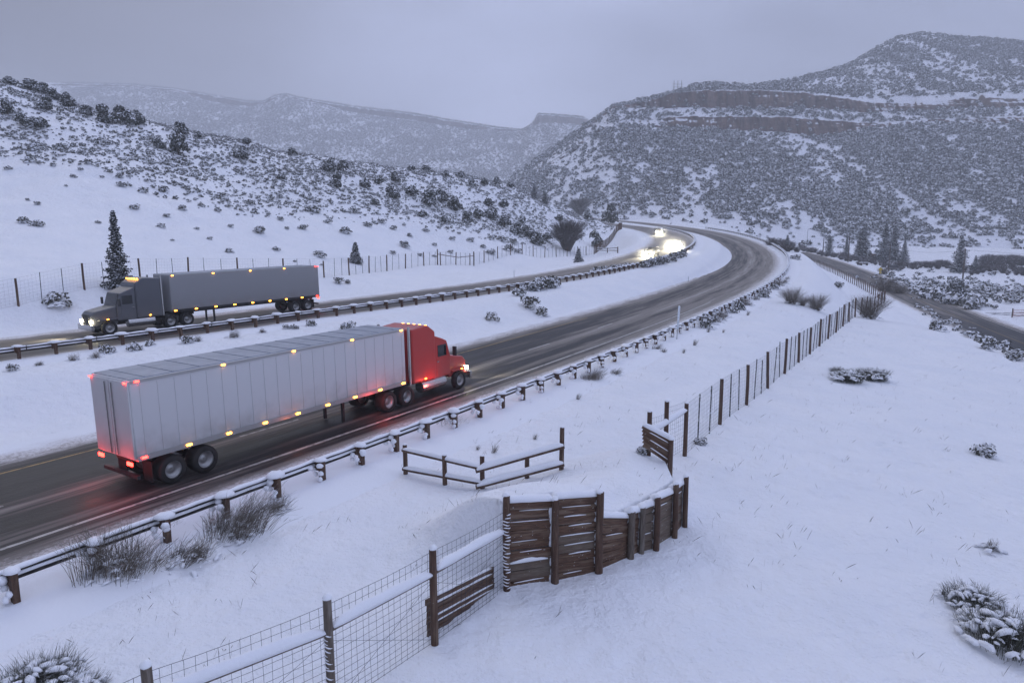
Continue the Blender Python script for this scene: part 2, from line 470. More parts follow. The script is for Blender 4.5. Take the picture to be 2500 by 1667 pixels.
def build_road(name, R, key, material, s0, s1, ds=0.8, label=None):
    lo, hi = BAND[key]
    U = np.concatenate([[lo - 2.6, lo - 1.6, lo - 0.8], np.linspace(lo, hi, 26), [hi + 0.8, hi + 1.6, hi + 2.6]])
    dz = np.concatenate([[-0.55, -0.30, -0.1], np.zeros(26), [-0.1, -0.30, -0.55]])
    S = np.arange(s0, s1, ds)
    P = np.stack([np.interp(S, R.S, R.P[:, i]) for i in range(3)], 1); h = np.interp(S, R.S, R.h)
    V = P[:, None, :] + U[None, :, None] * np.stack([np.cos(h), -np.sin(h), 0 * h], 1)[:, None, :]
    V[:, :, 2] += dz[None, :]
    bank = snow_bank(U, key)
    V[:, :, 2] += bank[None, :] + (fbm(V[:, :, 0] / 1.3, V[:, :, 1] / 1.3, 3, 21) - .5) * 0.14 * (bank[None, :] > 0.01)
    me = np_mesh(name, V.reshape(-1, 3), grid_quads(len(S), len(U))[:, ::-1], True)
    a = me.attributes.new('off', 'FLOAT', 'POINT'); a.data.foreach_set('value', np.tile(U, len(S)).astype(np.float32))
    a = me.attributes.new('along', 'FLOAT', 'POINT'); a.data.foreach_set('value', np.repeat(S, len(U)).astype(np.float32))
    o = add(name, me, material); tag(o, kind='structure', label=label)
    return o
EDGE = {'A': (-8.5, 1.1), 'B': (-9.9, -0.9), 'C': (-0.2, 7.6)}
def snow_bank(U, key):
    lo, hi = EDGE[key]
    return 0.10 * sstep(np.maximum(lo - U, U - hi), 0.0, 0.9)
M_RA = m_road('highway_surface', 0, -7.4, -8.5, 1.1, [(-9.4, .5), (-8.4, .85), (-7.5, .20), (-6.2, .05), (-5.2, .32), (-4.4, .05), (-3.6, .85), (-2.7, .55), (-1.8, .0), (-1.0, .65), (0.2, .35), (1.1, .95)], (0.013, 0.012, 0.0135))
M_RB = m_road('far_highway_surface', -9, -1.6, -9.9, -0.9, [(-10.8, .9), (-9.6, .8), (-8.3, .3), (-7.1, .6), (-5.6, .25), (-4.6, .55), (-3.2, .2), (-2.0, .5), (-0.9, .9)], (0.025, 0.023, 0.023))
M_RC = m_road('side_road_surface', 7, 0.2, -0.2, 7.6, [(-.8, .8), (.2, .35), (1.4, .08), (2.6, .3), (3.6, .12), (4.6, .32), (5.6, .08), (6.8, .3), (7.8, .8)], (0.020, 0.020, 0.023))
RO_A = build_road('highway', RA, 'A', M_RA, -75, 415, 0.8, 'wet highway carriageway curving away between snow banks')
RO_B = build_road('far_highway', RB, 'B', M_RB, -75, 325, 0.8, 'far carriageway below the snowy hillside')
RO_C = build_road('side_road', RC, 'C', M_RC, -75, 215, 0.8, 'dark two-lane side road crossing the valley')
def m_paint(name, col, wear=.5):
    m, t, b = mat(name)
    p = pos(t); n1 = noise(t, 3.0, 5, 0.7, p)
    c = mixc(t, smooth(t, n1, 0.45, 0.68), col, tuple(q * .35 for q in col))
    lk(t, c, b.inputs['Base Color']); b.inputs['Roughness'].default_value = .6
    return m
M_WHITE = m_paint('worn_white_paint', (0.46, 0.45, 0.43))
M_YELLOW = m_paint('worn_yellow_paint', (0.34, 0.22, 0.07))
def strip(name, R, off, wd, s0, s1, material, parent, dz=0.006, ds=1.0):
    S = np.arange(s0, s1, ds)
    V = []
    for s in S:
        V.append(R.at(s, off - wd / 2, dz)); V.append(R.at(s, off + wd / 2, dz))
    me = np_mesh(name, np.array(V), grid_quads(len(S), 2)[:, ::-1])
    return add(name, me, material, parent)
strip('edge_line', RA, 0.0, 0.16, -70, 78, M_WHITE, RO_A)
strip('edge_line', RA, -7.4, 0.14, -70, 60, M_YELLOW, RO_A)
for k, s in enumerate(np.arange(-20, 60, 12.2)):
    strip('lane_dash', RA, -3.7, 0.13, s, s + 3.4, M_WHITE, RO_A, ds=0.8)
strip('edge_line', RC, 6.9, 0.13, -70, 120, M_WHITE, RO_C)
strip('edge_line', RC, 0.3, 0.13, -70, 120, M_WHITE, RO_C)
strip('centre_line', RC, 3.55, 0.12, -70, 130, M_YELLOW, RO_C)

# ---------------------------------------------------------------- mountains (profile stations per direction)
def m_mountain(name, rock, rock2, snowcol=(0.80, 0.82, 0.87)):
    m, t, b = mat(name)
    g = t.nodes.new('ShaderNodeNewGeometry')
    p = g.outputs['Position']
    sx = t.nodes.new('ShaderNodeSeparateXYZ'); lk(t, g.outputs['Normal'], sx.inputs[0])
    px = t.nodes.new('ShaderNodeSeparateXYZ'); lk(t, p, px.inputs[0])
    st = nd(t, 'ShaderNodeCombineXYZ')
    lk(t, math_n(t, 'MULTIPLY', px.outputs[0], .02), st.inputs[0]); lk(t, math_n(t, 'MULTIPLY', px.outputs[1], .02), st.inputs[1]); lk(t, math_n(t, 'MULTIPLY', px.outputs[2], .35), st.inputs[2])
    strata = noise(t, 1.0, 5, 0.65, st.outputs[0])
    n1 = noise(t, 0.12, 5, 0.6, p)
    rc = mixc(t, smooth(t, strata, .35, .65), rock, rock2)
    vs_ = nd(t, 'ShaderNodeCombineXYZ'); lk(t, math_n(t, 'MULTIPLY', px.outputs[0], .22), vs_.inputs[0]); lk(t, math_n(t, 'MULTIPLY', px.outputs[2], .03), vs_.inputs[2])
    rc = mixc(t, smooth(t, noise(t, 1.0, 4, .7, vs_.outputs[0]), .40, .56, .75, 0), rc, tuple(q * .35 for q in rock))
    zz = math_n(t, 'ADD', sx.outputs[2], math_n(t, 'MULTIPLY', math_n(t, 'SUBTRACT', n1, .5), .5))
    zz = math_n(t, 'ADD', zz, math_n(t, 'MULTIPLY', math_n(t, 'SUBTRACT', strata, .5), .45))
    sn = smooth(t, zz, .58, .74)
    lk(t, mixc(t, sn, rc, snowcol), b.inputs['Base Color'])
    b.inputs['Roughness'].default_value = .85
    bump(t, noise(t, .25, 5, .65, p), b, .6, 1.2)
    return m
M_MTN = m_mountain('mountain_rock_and_snow', (0.095, 0.054, 0.040), (0.185, 0.115, 0.086))
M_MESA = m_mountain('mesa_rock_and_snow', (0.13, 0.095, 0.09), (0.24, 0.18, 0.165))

class Slope:
    """surface swept through profile stations: per photo column x a row (y, d) for every station"""
    def __init__(s, name, xs, stations, sub, material, ncol, seed, rough, lab):
        # stations: list of (list of (x,y), list of (x,d))
        X = np.linspace(xs[0], xs[1], ncol)
        prof = []
        for ys, ds in stations:
            y = np.interp(X, *zip(*ys)); d = np.interp(X, *zip(*ds))
            prof.append(np.array([pd(a, b_, c) for a, b_, c in zip(X, y, d)]))
        prof = np.array(prof)                            # station, column, 3
        k = np.ones(5) / 5
        rows = []; par = []
        for i in range(len(prof) - 1):
            n = sub[i]
            for j in range(n):
                f = j / n
                rows.append(prof[i] * (1 - f) + prof[i + 1] * f); par.append(i + f)
        rows.append(prof[-1]); par.append(len(prof) - 1.0)
        V = np.array(rows); s.par = np.array(par)
        # relief: gullies running down the slope and lumps; cliffs get buttresses pushed towards the viewer
        cx_ = V[:, :, 0]; cz = V[:, :, 2]
        gul = (fbm(cx_ / 38.0, s.par[:, None] * 0.6 + 0 * cx_, 4, seed) - .5)
        lump = (fbm(cx_ / 14.0, cz / 14.0 + V[:, :, 1] / 30.0, 4, seed + 5) - .5)
        edge = sstep(s.par, 0, .6)[:, None]
        dep = (gul * 26 + lump * 9) * rough * edge
        dirv = V / np.linalg.norm(V[:, :, :2], axis=2)[:, :, None]
        cl = s.cliffmask(sub)
        but = (fbm(cx_ / 7.0, cz / 40.0, 4, seed + 9) - .5) * 26 * cl[:, None] * rough
        but = but + ((fbm(cx_ / 2.6, cz / 7.0, 3, seed + 12) - .5) * 6 + (fbm(cx_ / 70.0, cz / 3.2, 3, seed + 14) - .5) * 3.5) * cl[:, None] * rough
        V = V + np.stack([dirv[:, :, 0] * (dep * .35 + but), dirv[:, :, 1] * (dep * .35 + but), lump * 2.6 * rough * edge * (1 - cl[:, None] * .5)], -1)
        s.V = V; s.X = X
        me = np_mesh(name, V.reshape(-1, 3), grid_quads(len(rows), ncol), True)
        s.o = add(name, me, material); tag(s.o, kind='structure', label=lab)
        s.me = me
    def cliffmask(s, sub):
        m = np.zeros(len(s.par))
        for a, b_ in s.CLIFF:
            m = np.maximum(m, ((s.par >= a - .05) & (s.par <= b_ + .05)).astype(float))
        return m
    def sample(s, n, weight):
        """n random surface points; weight(par, px) in 0..1"""
        V = s.V; A = np.linalg.norm(np.cross(V[1:, :-1] - V[:-1, :-1], V[:-1, 1:] - V[:-1, :-1]), axis=2)
        W = A * weight(s.par[:-1, None] + 0 * A, s.X[None, :-1] + 0 * A, V[:-1, :-1])
        pr = (W / W.sum()).ravel()
        idx = rng.choice(len(pr), n, p=pr)
        i, j = np.divmod(idx, A.shape[1]); u = rng.random(n)[:, None]; v = rng.random(n)[:, None]
        return (V[i, j] * (1 - u) + V[i + 1, j] * u) * (1 - v) + (V[i, j + 1] * (1 - u) + V[i + 1, j + 1] * u) * v

RIDGE = [(1150, 500), (1240, 440), (1300, 397), (1350, 361), (1400, 326), (1450, 293), (1495, 258), (1540, 250), (1620, 230), (1700, 207), (1760, 203), (1850, 207), (1900, 200), (2000, 180), (2080, 155), (2140, 117), (2190, 92), (2250, 81), (2350, 92), (2420, 96), (2500, 103), (2700, 118), (3000, 160)]
class Mountain(Slope):
    CLIFF = [(2, 3), (4, 5)]
MTN = Mountain('mountain', (1150, 3000), [
    ([(1150, 560), (1500, 560), (1700, 570), (1900, 620), (2100, 640), (2500, 650), (3000, 700)], [(1150, 430), (1500, 372), (1700, 335), (1900, 318), (2500, 315), (3000, 290)]),
    ([(1150, 545), (1300, 500), (1500, 500), (1700, 500), (1900, 505), (2100, 540), (2500, 560), (3000, 600)], [(1150, 460), (1500, 410), (1900, 385), (2500, 360), (3000, 330)]),
    ([(1150, 530), (1240, 470), (1350, 395), (1495, 302), (1600, 300), (1640, 310), (1750, 316), (1900, 322), (1985, 332), (2060, 324), (2130, 314), (2250, 300), (2500, 302), (3000, 330)], [(1150, 560), (1500, 555), (2000, 545), (2500, 520), (3000, 490)]),
    ([(1150, 529), (1240, 468), (1350, 393), (1495, 300), (1600, 297), (1640, 286), (1750, 286), (1900, 286), (1985, 293), (2060, 298), (2130, 302), (2250, 296), (2500, 288), (3000, 320)], [(1150, 562), (1500, 557), (2000, 549), (2500, 524), (3000, 494)]),
    ([(1150, 515), (1240, 455), (1350, 380), (1495, 268), (1540, 263), (1620, 262), (1700, 262), (1850, 266), (1950, 262), (2050, 268), (2130, 276), (2250, 270), (2400, 262), (2500, 262), (3000, 290)], [(1150, 590), (1500, 590), (2000, 580), (2500, 552), (3000, 520)]),
    ([(1150, 514), (1240, 453), (1350, 378), (1495, 262), (1540, 255), (1610, 240), (1640, 229), (1700, 222), (1850, 221), (1950, 226), (2050, 240), (2130, 252), (2250, 252), (2350, 242), (2500, 240), (3000, 270)], [(1150, 592), (1500, 592), (2000, 583), (2500, 556), (3000, 524)]),
    ([(x, y + 6) for x, y in RIDGE], [(1150, 640), (1500, 615), (1900, 660), (2140, 760), (2250, 790), (2500, 760), (3000, 700)]),
    (RIDGE, [(1150, 650), (1500, 625), (1900, 680), (2140, 800), (2250, 830), (2500, 800), (3000, 740)]),
    ([(x, y + 60) for x, y in RIDGE], [(1150, 760), (1500, 720), (1900, 800), (2140, 960), (2250, 990), (2500, 960), (3000, 900)]),
], [24, 60, 18, 16, 22, 30, 4, 6], M_MTN, 900, 31, 0.55, 'wooded snowy mountain with two brown cliff bands')

MESA_SKY = [(-600, 190), (-200, 196), (0, 200), (190, 203), (320, 206), (420, 216), (480, 225), (600, 247), (645, 248), (672, 233), (700, 230), (740, 240), (850, 258), (1000, 276), (1100, 293), (1180, 306), (1230, 313), (1275, 317), (1300, 303), (1309, 287), (1314, 278), (1370, 281), (1425, 286), (1440, 298), (1500, 300), (1600, 330)]
th = [(-600, 3), (440, 4), (480, 13), (600, 12), (640, 4), (800, 4), (850, 12), (1000, 14), (1160, 12), (1210, 3), (1300, 2), (1313, 20), (1420, 16), (1440, 4), (1600, 3)]
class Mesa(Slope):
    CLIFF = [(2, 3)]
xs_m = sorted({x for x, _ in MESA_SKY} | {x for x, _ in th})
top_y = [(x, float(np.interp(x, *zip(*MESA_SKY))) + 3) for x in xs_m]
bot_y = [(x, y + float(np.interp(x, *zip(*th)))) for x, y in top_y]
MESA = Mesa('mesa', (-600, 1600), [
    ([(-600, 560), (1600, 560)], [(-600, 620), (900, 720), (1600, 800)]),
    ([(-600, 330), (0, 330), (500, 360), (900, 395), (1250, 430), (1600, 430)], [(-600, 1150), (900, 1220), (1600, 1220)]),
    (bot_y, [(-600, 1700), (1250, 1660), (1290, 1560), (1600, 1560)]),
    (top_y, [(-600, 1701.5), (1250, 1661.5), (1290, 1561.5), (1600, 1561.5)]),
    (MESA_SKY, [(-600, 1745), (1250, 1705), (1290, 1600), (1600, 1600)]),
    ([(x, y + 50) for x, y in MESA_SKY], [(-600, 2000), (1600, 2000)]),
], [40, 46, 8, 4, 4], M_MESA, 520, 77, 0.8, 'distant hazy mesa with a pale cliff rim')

# ---------------------------------------------------------------- foliage meshes
def m_foliage(name, c1, c2, snow_amt=0.5, scale=1.0):
    """needle or twig colour with snow lying on what faces up"""
    m, t, b = mat(name)
    g = t.nodes.new('ShaderNodeNewGeometry')
    sx = t.nodes.new('ShaderNodeSeparateXYZ'); lk(t, g.outputs['Normal'], sx.inputs[0])
    oi = t.nodes.new('ShaderNodeObjectInfo')
    n1 = noise(t, 1.3 * scale, 3, .6, g.outputs['Position'])
    n2 = noise(t, 9 * scale, 2, .6, g.outputs['Position'])
    c = mixc(t, smooth(t, n1, .3, .7), c1, c2)
    zz = math_n(t, 'ADD', sx.outputs[2], math_n(t, 'MULTIPLY', math_n(t, 'SUBTRACT', n2, .5), 1.0))
    sn = smooth(t, zz, 1.0 - snow_amt - .12, 1.0 - snow_amt + .12)
    lk(t, mixc(t, sn, c, (0.82, 0.84, 0.89)), b.inputs['Base Color'])
    b.inputs['Roughness'].default_value = .8
    b.inputs['Specular IOR Level'].default_value = .2
    return m
M_JUN = m_foliage('juniper_needles', (0.035, 0.042, 0.035), (0.075, 0.08, 0.065), .50)
M_PJ = m_foliage('mountain_trees', (0.05, 0.057, 0.052), (0.11, 0.115, 0.105), .66, .3)
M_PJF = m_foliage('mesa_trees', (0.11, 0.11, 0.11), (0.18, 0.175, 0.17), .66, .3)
M_SAGE = m_foliage('sagebrush_leaves', (0.07, 0.07, 0.055), (0.13, 0.125, 0.10), .58)
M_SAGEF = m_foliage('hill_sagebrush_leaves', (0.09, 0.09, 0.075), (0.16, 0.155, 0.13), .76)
M_SPR = m_foliage('spruce_needles', (0.024, 0.030, 0.027), (0.05, 0.056, 0.046), .28)
M_TWIG = m_foliage('dry_twigs', (0.11, 0.095, 0.08), (0.21, 0.185, 0.155), .2)
M_WILLOW = m_foliage('willow_twigs', (0.07, 0.062, 0.062), (0.12, 0.108, 0.105), .3)
def m_plain(name, c, rough=.7, metal=0.0, nscale=0, c2=None):
    m, t, b = mat(name)
    if nscale:
        lk(t, mixc(t, smooth(t, noise(t, nscale, 4, .6, objco(t)), .3, .7), c, c2), b.inputs['Base Color'])
    else:
        b.inputs['Base Color'].default_value = (*c, 1)
    b.inputs['Roughness'].default_value = rough; b.inputs['Metallic'].default_value = metal
    return m
M_BARK = m_plain('bark', (0.05, 0.038, 0.03), .9, 0, 6, (0.10, 0.08, 0.065))

def leaf_quads(P, Nrm, size, rg, aspect=0.75):
    """random quads at P facing about Nrm"""
    n = len(P)
    Nrm = Nrm / np.linalg.norm(Nrm, axis=1)[:, None]
    a = np.cross(Nrm, rg.normal(size=(n, 3))); a /= np.linalg.norm(a, axis=1)[:, None]
    b_ = np.cross(Nrm, a)
    s = (size * (0.6 + 0.8 * rg.random(n)))[:, None]
    a = a * s; b_ = b_ * s * aspect
    V = np.stack([P - a - b_ * .6, P + a * .7 - b_, P + a + b_ * .7, P - a * .6 + b_], 1).reshape(-1, 3)
    Q = np.arange(4 * n).reshape(n, 4)
    return V, Q
def crown_mesh(name, n, rx, rz, leaf, seed, lobes=9, material=None, zc=None, cone=0.0):
    """lumpy evergreen crown: leaf clumps spread through several overlapping lobes"""
    rg = np.random.default_rng(seed)
    L = []
    for k in range(lobes):
        th_ = rg.random() * 6.283; h = rg.random()
        rr = rx * (0.62 - .1 * h) * math.sqrt(rg.random()) * (1 - cone * h)
        L.append((rr * math.cos(th_), rr * math.sin(th_), rz * (0.25 + 1.3 * h), rx * (0.36 + .22 * rg.random()) * (1 - .55 * cone * h)))
    L = np.array(L); pick = rg.integers(0, lobes, n)
    dv = rg.normal(size=(n, 3)); dv /= np.linalg.norm(dv, axis=1)[:, None]
    dv[:, 2] = np.where(dv[:, 2] < -.35, -dv[:, 2], dv[:, 2])
    rad = L[pick, 3] * (0.55 + 0.5 * rg.random(n) ** .6)
    P = L[pick, :3] + dv * rad[:, None] * np.array([1, 1, .85])
    Nn = dv * 0.8 + rg.normal(size=(n, 3)) * .55 + np.array([0, 0, .25])
    P[:, 2] = np.maximum(P[:, 2], 0.04)
    V, Q = leaf_quads(P, Nn, np.full(n, leaf), rg)
    me = np_mesh(name, V, Q)
    if material: me.materials.append(material)
    return me
def proto(name, me):
    o = bpy.data.objects.new(name, me); return o
def scatter(name, pts, scl, protos, label, group=None, cat=None, zs=None):
    """one uncountable mass: prototype meshes instanced on points"""
    me = bpy.data.meshes.new(name)
    me.vertices.add(len(pts)); me.vertices.foreach_set('co', np.asarray(pts, np.float32).ravel())
    a = me.attributes.new('scl', 'FLOAT', 'POINT'); a.data.foreach_set('value', np.asarray(scl, np.float32))
    a = me.attributes.new('pick', 'INT', 'POINT'); a.data.foreach_set('value', rng.integers(0, len(protos), len(pts)).astype(np.int32))
    a = me.attributes.new('turn', 'FLOAT_VECTOR', 'POINT')
    tv = np.zeros((len(pts), 3), np.float32); tv[:, 2] = rng.random(len(pts)) * 6.283; a.data.foreach_set('vector', tv.ravel())
    o = bpy.data.objects.new(name, me); COL.objects.link(o)
    col = bpy.data.collections.new(name + '_shapes')
    for p in protos: col.objects.link(p)
    ng = bpy.data.node_groups.new(name, 'GeometryNodeTree')
    ng.interface.new_socket('Geometry', in_out='INPUT', socket_type='NodeSocketGeometry')
    ng.interface.new_socket('Geometry', in_out='OUTPUT', socket_type='NodeSocketGeometry')
    i_ = ng.nodes.new('NodeGroupInput'); o_ = ng.nodes.new('NodeGroupOutput')
    m2p = ng.nodes.new('GeometryNodeMeshToPoints')
    ci = ng.nodes.new('GeometryNodeCollectionInfo'); ci.inputs['Collection'].default_value = col
    ci.inputs['Separate Children'].default_value = True; ci.inputs['Reset Children'].default_value = True
    iop = ng.nodes.new('GeometryNodeInstanceOnPoints'); iop.inputs['Pick Instance'].default_value = True
    def na(nm, dt):
        q = ng.nodes.new('GeometryNodeInputNamedAttribute'); q.data_type = dt; q.inputs['Name'].default_value = nm; return q.outputs['Attribute']
    ng.links.new(i_.outputs[0], m2p.inputs['Mesh']); ng.links.new(m2p.outputs[0], iop.inputs['Points'])
    ng.links.new(ci.outputs[0], iop.inputs['Instance'])
    ng.links.new(na('pick', 'INT'), iop.inputs['Instance Index'])
    ng.links.new(na('turn', 'FLOAT_VECTOR'), iop.inputs['Rotation'])
    ng.links.new(na('scl', 'FLOAT'), iop.inputs['Scale'])
    ng.links.new(iop.outputs[0], o_.inputs[0])
    md = o.modifiers.new('scatter', 'NODES'); md.node_group = ng
    tag(o, kind='stuff', label=label, cat=cat, group=group)
    return o
# mountain woodland
PJ = [proto('mountain_tree', crown_mesh('mountain_tree', 70, 2.6, 1.5, .62, 100 + i, 6, M_PJ, cone=.35)) for i in range(5)]
PJF = [proto('mesa_tree', crown_mesh('mesa_tree', 40, 2.8, 1.5, .85, 140 + i, 5, M_PJF)) for i in range(3)]
def w_m(par, px, V):
    d = np.ones_like(par)
    cliff = ((par > 1.97) & (par < 3.02)) | ((par > 3.97) & (par < 5.05))
    d[cliff] = 0.05
    ledge = (par >= 3.02) & (par <= 3.97); d[ledge] = .6
    foot = 1 - sstep(par, .35, 1.15); d *= 1 - .88 * foot
    g = fbm(V[:, :, 0] / 26, par * 1.1, 3, 55)
    d *= 0.28 + 0.72 * sstep(g, .33, .52)
    g2 = fbm(V[:, :, 0] / 9, V[:, :, 2] / 9, 3, 56); d *= .3 + sstep(g2, .3, .5)
    d *= 1 + 1.2 * sstep(px, 1950, 2200) * (par < 2.3)
    gul = np.exp(-((px - (2260 - (par - 1) * 330)) / (16 + 10 * par)) ** 2) * (par < 2); d *= 1 - .9 * gul
    gul = np.exp(-((px - (1640 - (par - 1) * -240)) / 16) ** 2) * (par < 2) * (par > .8); d *= 1 - .7 * gul
    d[par > 7.3] = 0
    return d
pts = MTN.sample(56000, w_m)
scatter('mountain_woodland', pts - [0, 0, .3], .28 + .80 * rng.random(len(pts)) ** 2.2, PJ, 'snow-dusted juniper and pinyon woodland covering the right-hand mountain')
def w_f(par, px, V):
    d = np.ones_like(par); d[(par > 1.97) & (par < 3.02)] = .05
    d[par < .5] = .0
    g = fbm(V[:, :, 0] / 40, par * 2.0 + V[:, :, 2] / 30, 3, 66); d *= .4 + .6 * sstep(g, .35, .55)
    d[(px < 150) | (px > 1480)] *= .15
    d[par > 4.3] = 0
    return d
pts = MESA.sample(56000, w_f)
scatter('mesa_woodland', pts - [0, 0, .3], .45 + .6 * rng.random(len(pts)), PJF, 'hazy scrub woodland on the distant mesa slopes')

# ---------------------------------------------------------------- haze
def build_haze():
    bm = bmesh.new(); bmesh.ops.create_cube(bm, size=1.0)
    me = bpy.data.meshes.new('haze'); bm.to_mesh(me); bm.free()
    o = bpy.data.objects.new('haze', me); COL.objects.link(o)
    o.scale = (4560, 4560, 500); o.location = (0, 0, 190)
    m = bpy.data.materials.new('haze'); m.use_nodes = True
    t = m.node_tree; t.nodes.clear()
    out_ = t.nodes.new('ShaderNodeOutputMaterial'); v = t.nodes.new('ShaderNodeVolumePrincipled')
    v.inputs['Color'].default_value = (0.94, 0.97, 1.0, 1); v.inputs['Density'].default_value = 0.00060
    v.inputs['Anisotropy'].default_value = 0.0
    t.links.new(v.outputs[0], out_.inputs['Volume'])
    me.materials.append(m)
    tag(o, kind='stuff', label='thin cold haze filling the valley air')
    return o
build_haze()

# ---------------------------------------------------------------- mesh builder
class MB:
    def __init__(s): s.v = []; s.f = []
    def _add(s, vs_, fs_):
        o = len(s.v); s.v.extend([tuple(map(float, q)) for q in vs_]); s.f.extend([tuple(o + i for i in q) for q in fs_]); return s
    def box(s, c, size, M=None, taper=1.0, bev=0.0):
        x, y, z = [q / 2 for q in size]
        vs_ = [(-x, -y, -z), (x, -y, -z), (x, y, -z), (-x, y, -z), (-x * taper, -y * taper, z), (x * taper, -y * taper, z), (x * taper, y * taper, z), (-x * taper, y * taper, z)]
        if M is not None: vs_ = [M @ Vector(q) for q in vs_]
        vs_ = [(q[0] + c[0], q[1] + c[1], q[2] + c[2]) for q in vs_]
        return s._add(vs_, [(0, 3, 2, 1), (4, 5, 6, 7), (0, 1, 5, 4), (1, 2, 6, 5), (2, 3, 7, 6), (3, 0, 4, 7)])
    def tube(s, path, rad, n=6, caps=True, jit=0.0, squash=None):
        path = [Vector(map(float, p)) for p in path]; k = len(path)
        rr = rad if isinstance(rad, (list, tuple, np.ndarray)) else [rad] * k
        up = Vector((0, 0, 1)); vs_ = []; fs_ = []
        for i, p in enumerate(path):
            d = (path[min(i + 1, k - 1)] - path[max(i - 1, 0)]).normalized()
            a = d.cross(up)
            if a.length < .05: a = d.cross(Vector((0, 1, 0)))
            a.normalize(); b = a.cross(d).normalized()
            for j in range(n):
                th_ = 6.2832 * j / n; q = rr[i] * (1 + jit * (random.random() - .5))
                vs_.append(p + a * math.cos(th_) * q + b * math.sin(th_) * q)
        for i in range(k - 1):
            for j in range(n):
                fs_.append((i * n + j, i * n + (j + 1) % n, (i + 1) * n + (j + 1) % n, (i + 1) * n + j))
        if caps:
            fs_.append(tuple(reversed(range(n)))); fs_.append(tuple((k - 1) * n + j for j in range(n)))
        return s._add(vs_, fs_)
    def loft(s, rings, caps=True, closed=True):
        n = len(rings[0]); vs_ = [q for r in rings for q in r]; fs_ = []
        for i in range(len(rings) - 1):
            for j in range(n if closed else n - 1):
                fs_.append((i * n + j, i * n + (j + 1) % n, (i + 1) * n + (j + 1) % n, (i + 1) * n + j))
        if caps:
            fs_.append(tuple(reversed(range(n)))); fs_.append(tuple((len(rings) - 1) * n + j for j in range(n)))
        return s._add(vs_, fs_)
    def poly(s, pts): return s._add(pts, [tuple(range(len(pts)))])
    def lump(s, c, r, seed=0, n=8, m=5, flat=0.7):
        rg = np.random.default_rng(seed); rings = []
        for i in range(m + 1):
            ph = math.pi * i / m
            ring = []
            for j in range(n):
                th_ = 6.2832 * j / n; q = 1 + .22 * (rg.random() - .5)
                ring.append((c[0] + r[0] * math.sin(ph) * math.cos(th_) * q, c[1] + r[1] * math.sin(ph) * math.sin(th_) * q, c[2] - r[2] * math.cos(ph) * (flat if ph < 1.57 else 1) * (q if 0 < i < m else 1)))
            rings.append(ring)
        return s.loft(rings, caps=False)
    def mesh(s, name, material, sm=False):
        me = bpy.data.meshes.new(name); me.from_pydata(s.v, [], s.f)
        me.materials.append(material)
        if sm: me.polygons.foreach_set('use_smooth', [True] * len(me.polygons))
        me.update(); return me
    def build(s, name, material, parent=None, sm=False):
        return add(name, s.mesh(name, material, sm), None, parent)
def bevel(o, wd=.02, seg=2):
    md = o.modifiers.new('bevel', 'BEVEL'); md.width = wd; md.segments = seg; md.limit_method = 'ANGLE'; return o

def m_wood(name, c1, c2, c3, gx=(1, 1, 1), snowy=0.0):
    m, t, b = mat(name)
    mp_ = nd(t, 'ShaderNodeMapping'); mp_.inputs['Scale'].default_value = gx
    oi = t.nodes.new('ShaderNodeObjectInfo')
    lk(t, objco(t), mp_.inputs[0])
    off = nd(t, 'ShaderNodeVectorMath', operation='ADD'); lk(t, mp_.outputs[0], off.inputs[0])
    cmb = nd(t, 'ShaderNodeCombineXYZ'); lk(t, math_n(t, 'MULTIPLY', oi.outputs['Random'], 50), cmb.inputs[0]); lk(t, cmb.outputs[0], off.inputs[1])
    g1 = noise(t, 5, 5, .65, off.outputs[0]); g2 = noise(t, 1.3, 3, .6, off.outputs[0])
    c = mixc(t, smooth(t, g1, .3, .7), c1, c2)
    c = mixc(t, math_n(t, 'MULTIPLY', smooth(t, g2, .48, .66), .85), c, c3)
    g = t.nodes.new('ShaderNodeNewGeometry')
    if snowy:
        fl = noise(t, 14, 4, .65, g.outputs['Position'])
        c = mixc(t, smooth(t, fl, 1 - snowy, 1 - snowy + .04), c, (.82, .84, .88))
    lk(t, c, b.inputs['Base Color']); b.inputs['Roughness'].default_value = .8
    bump(t, g1, b, .5, .012)
    return m
M_POST = m_wood('treated_post_wood', (0.048, 0.024, 0.015), (0.105, 0.056, 0.034), (0.15, 0.10, 0.068), (6, 6, .8), .30)
M_POSTG = m_wood('weathered_post_wood', (0.075, 0.058, 0.046), (0.15, 0.12, 0.095), (0.20, 0.175, 0.15), (6, 6, .8), .30)
M_PLANK = m_wood('brown_plank_wood', (0.050, 0.023, 0.013), (0.15, 0.082, 0.047), (0.19, 0.135, 0.095), (.6, 6, 8), .33)
M_PLANKG = m_wood('grey_plank_wood', (0.09, 0.065, 0.047), (0.19, 0.15, 0.115), (0.11, 0.07, 0.047), (.6, 6, 8), .32)
M_STEEL = m_wood('weathered_rail_steel', (0.030, 0.026, 0.024), (0.062, 0.054, 0.048), (0.085, 0.08, 0.076), (1, 1, 1), .0)
M_TPOST = m_wood('steel_fence_stake', (0.025, 0.027, 0.030), (0.06, 0.062, 0.064), (0.13, 0.135, 0.14), (1, 1, 1.5), .42)
M_WIRE = m_plain('fence_wire', (0.075, 0.078, 0.09), .6, .6)

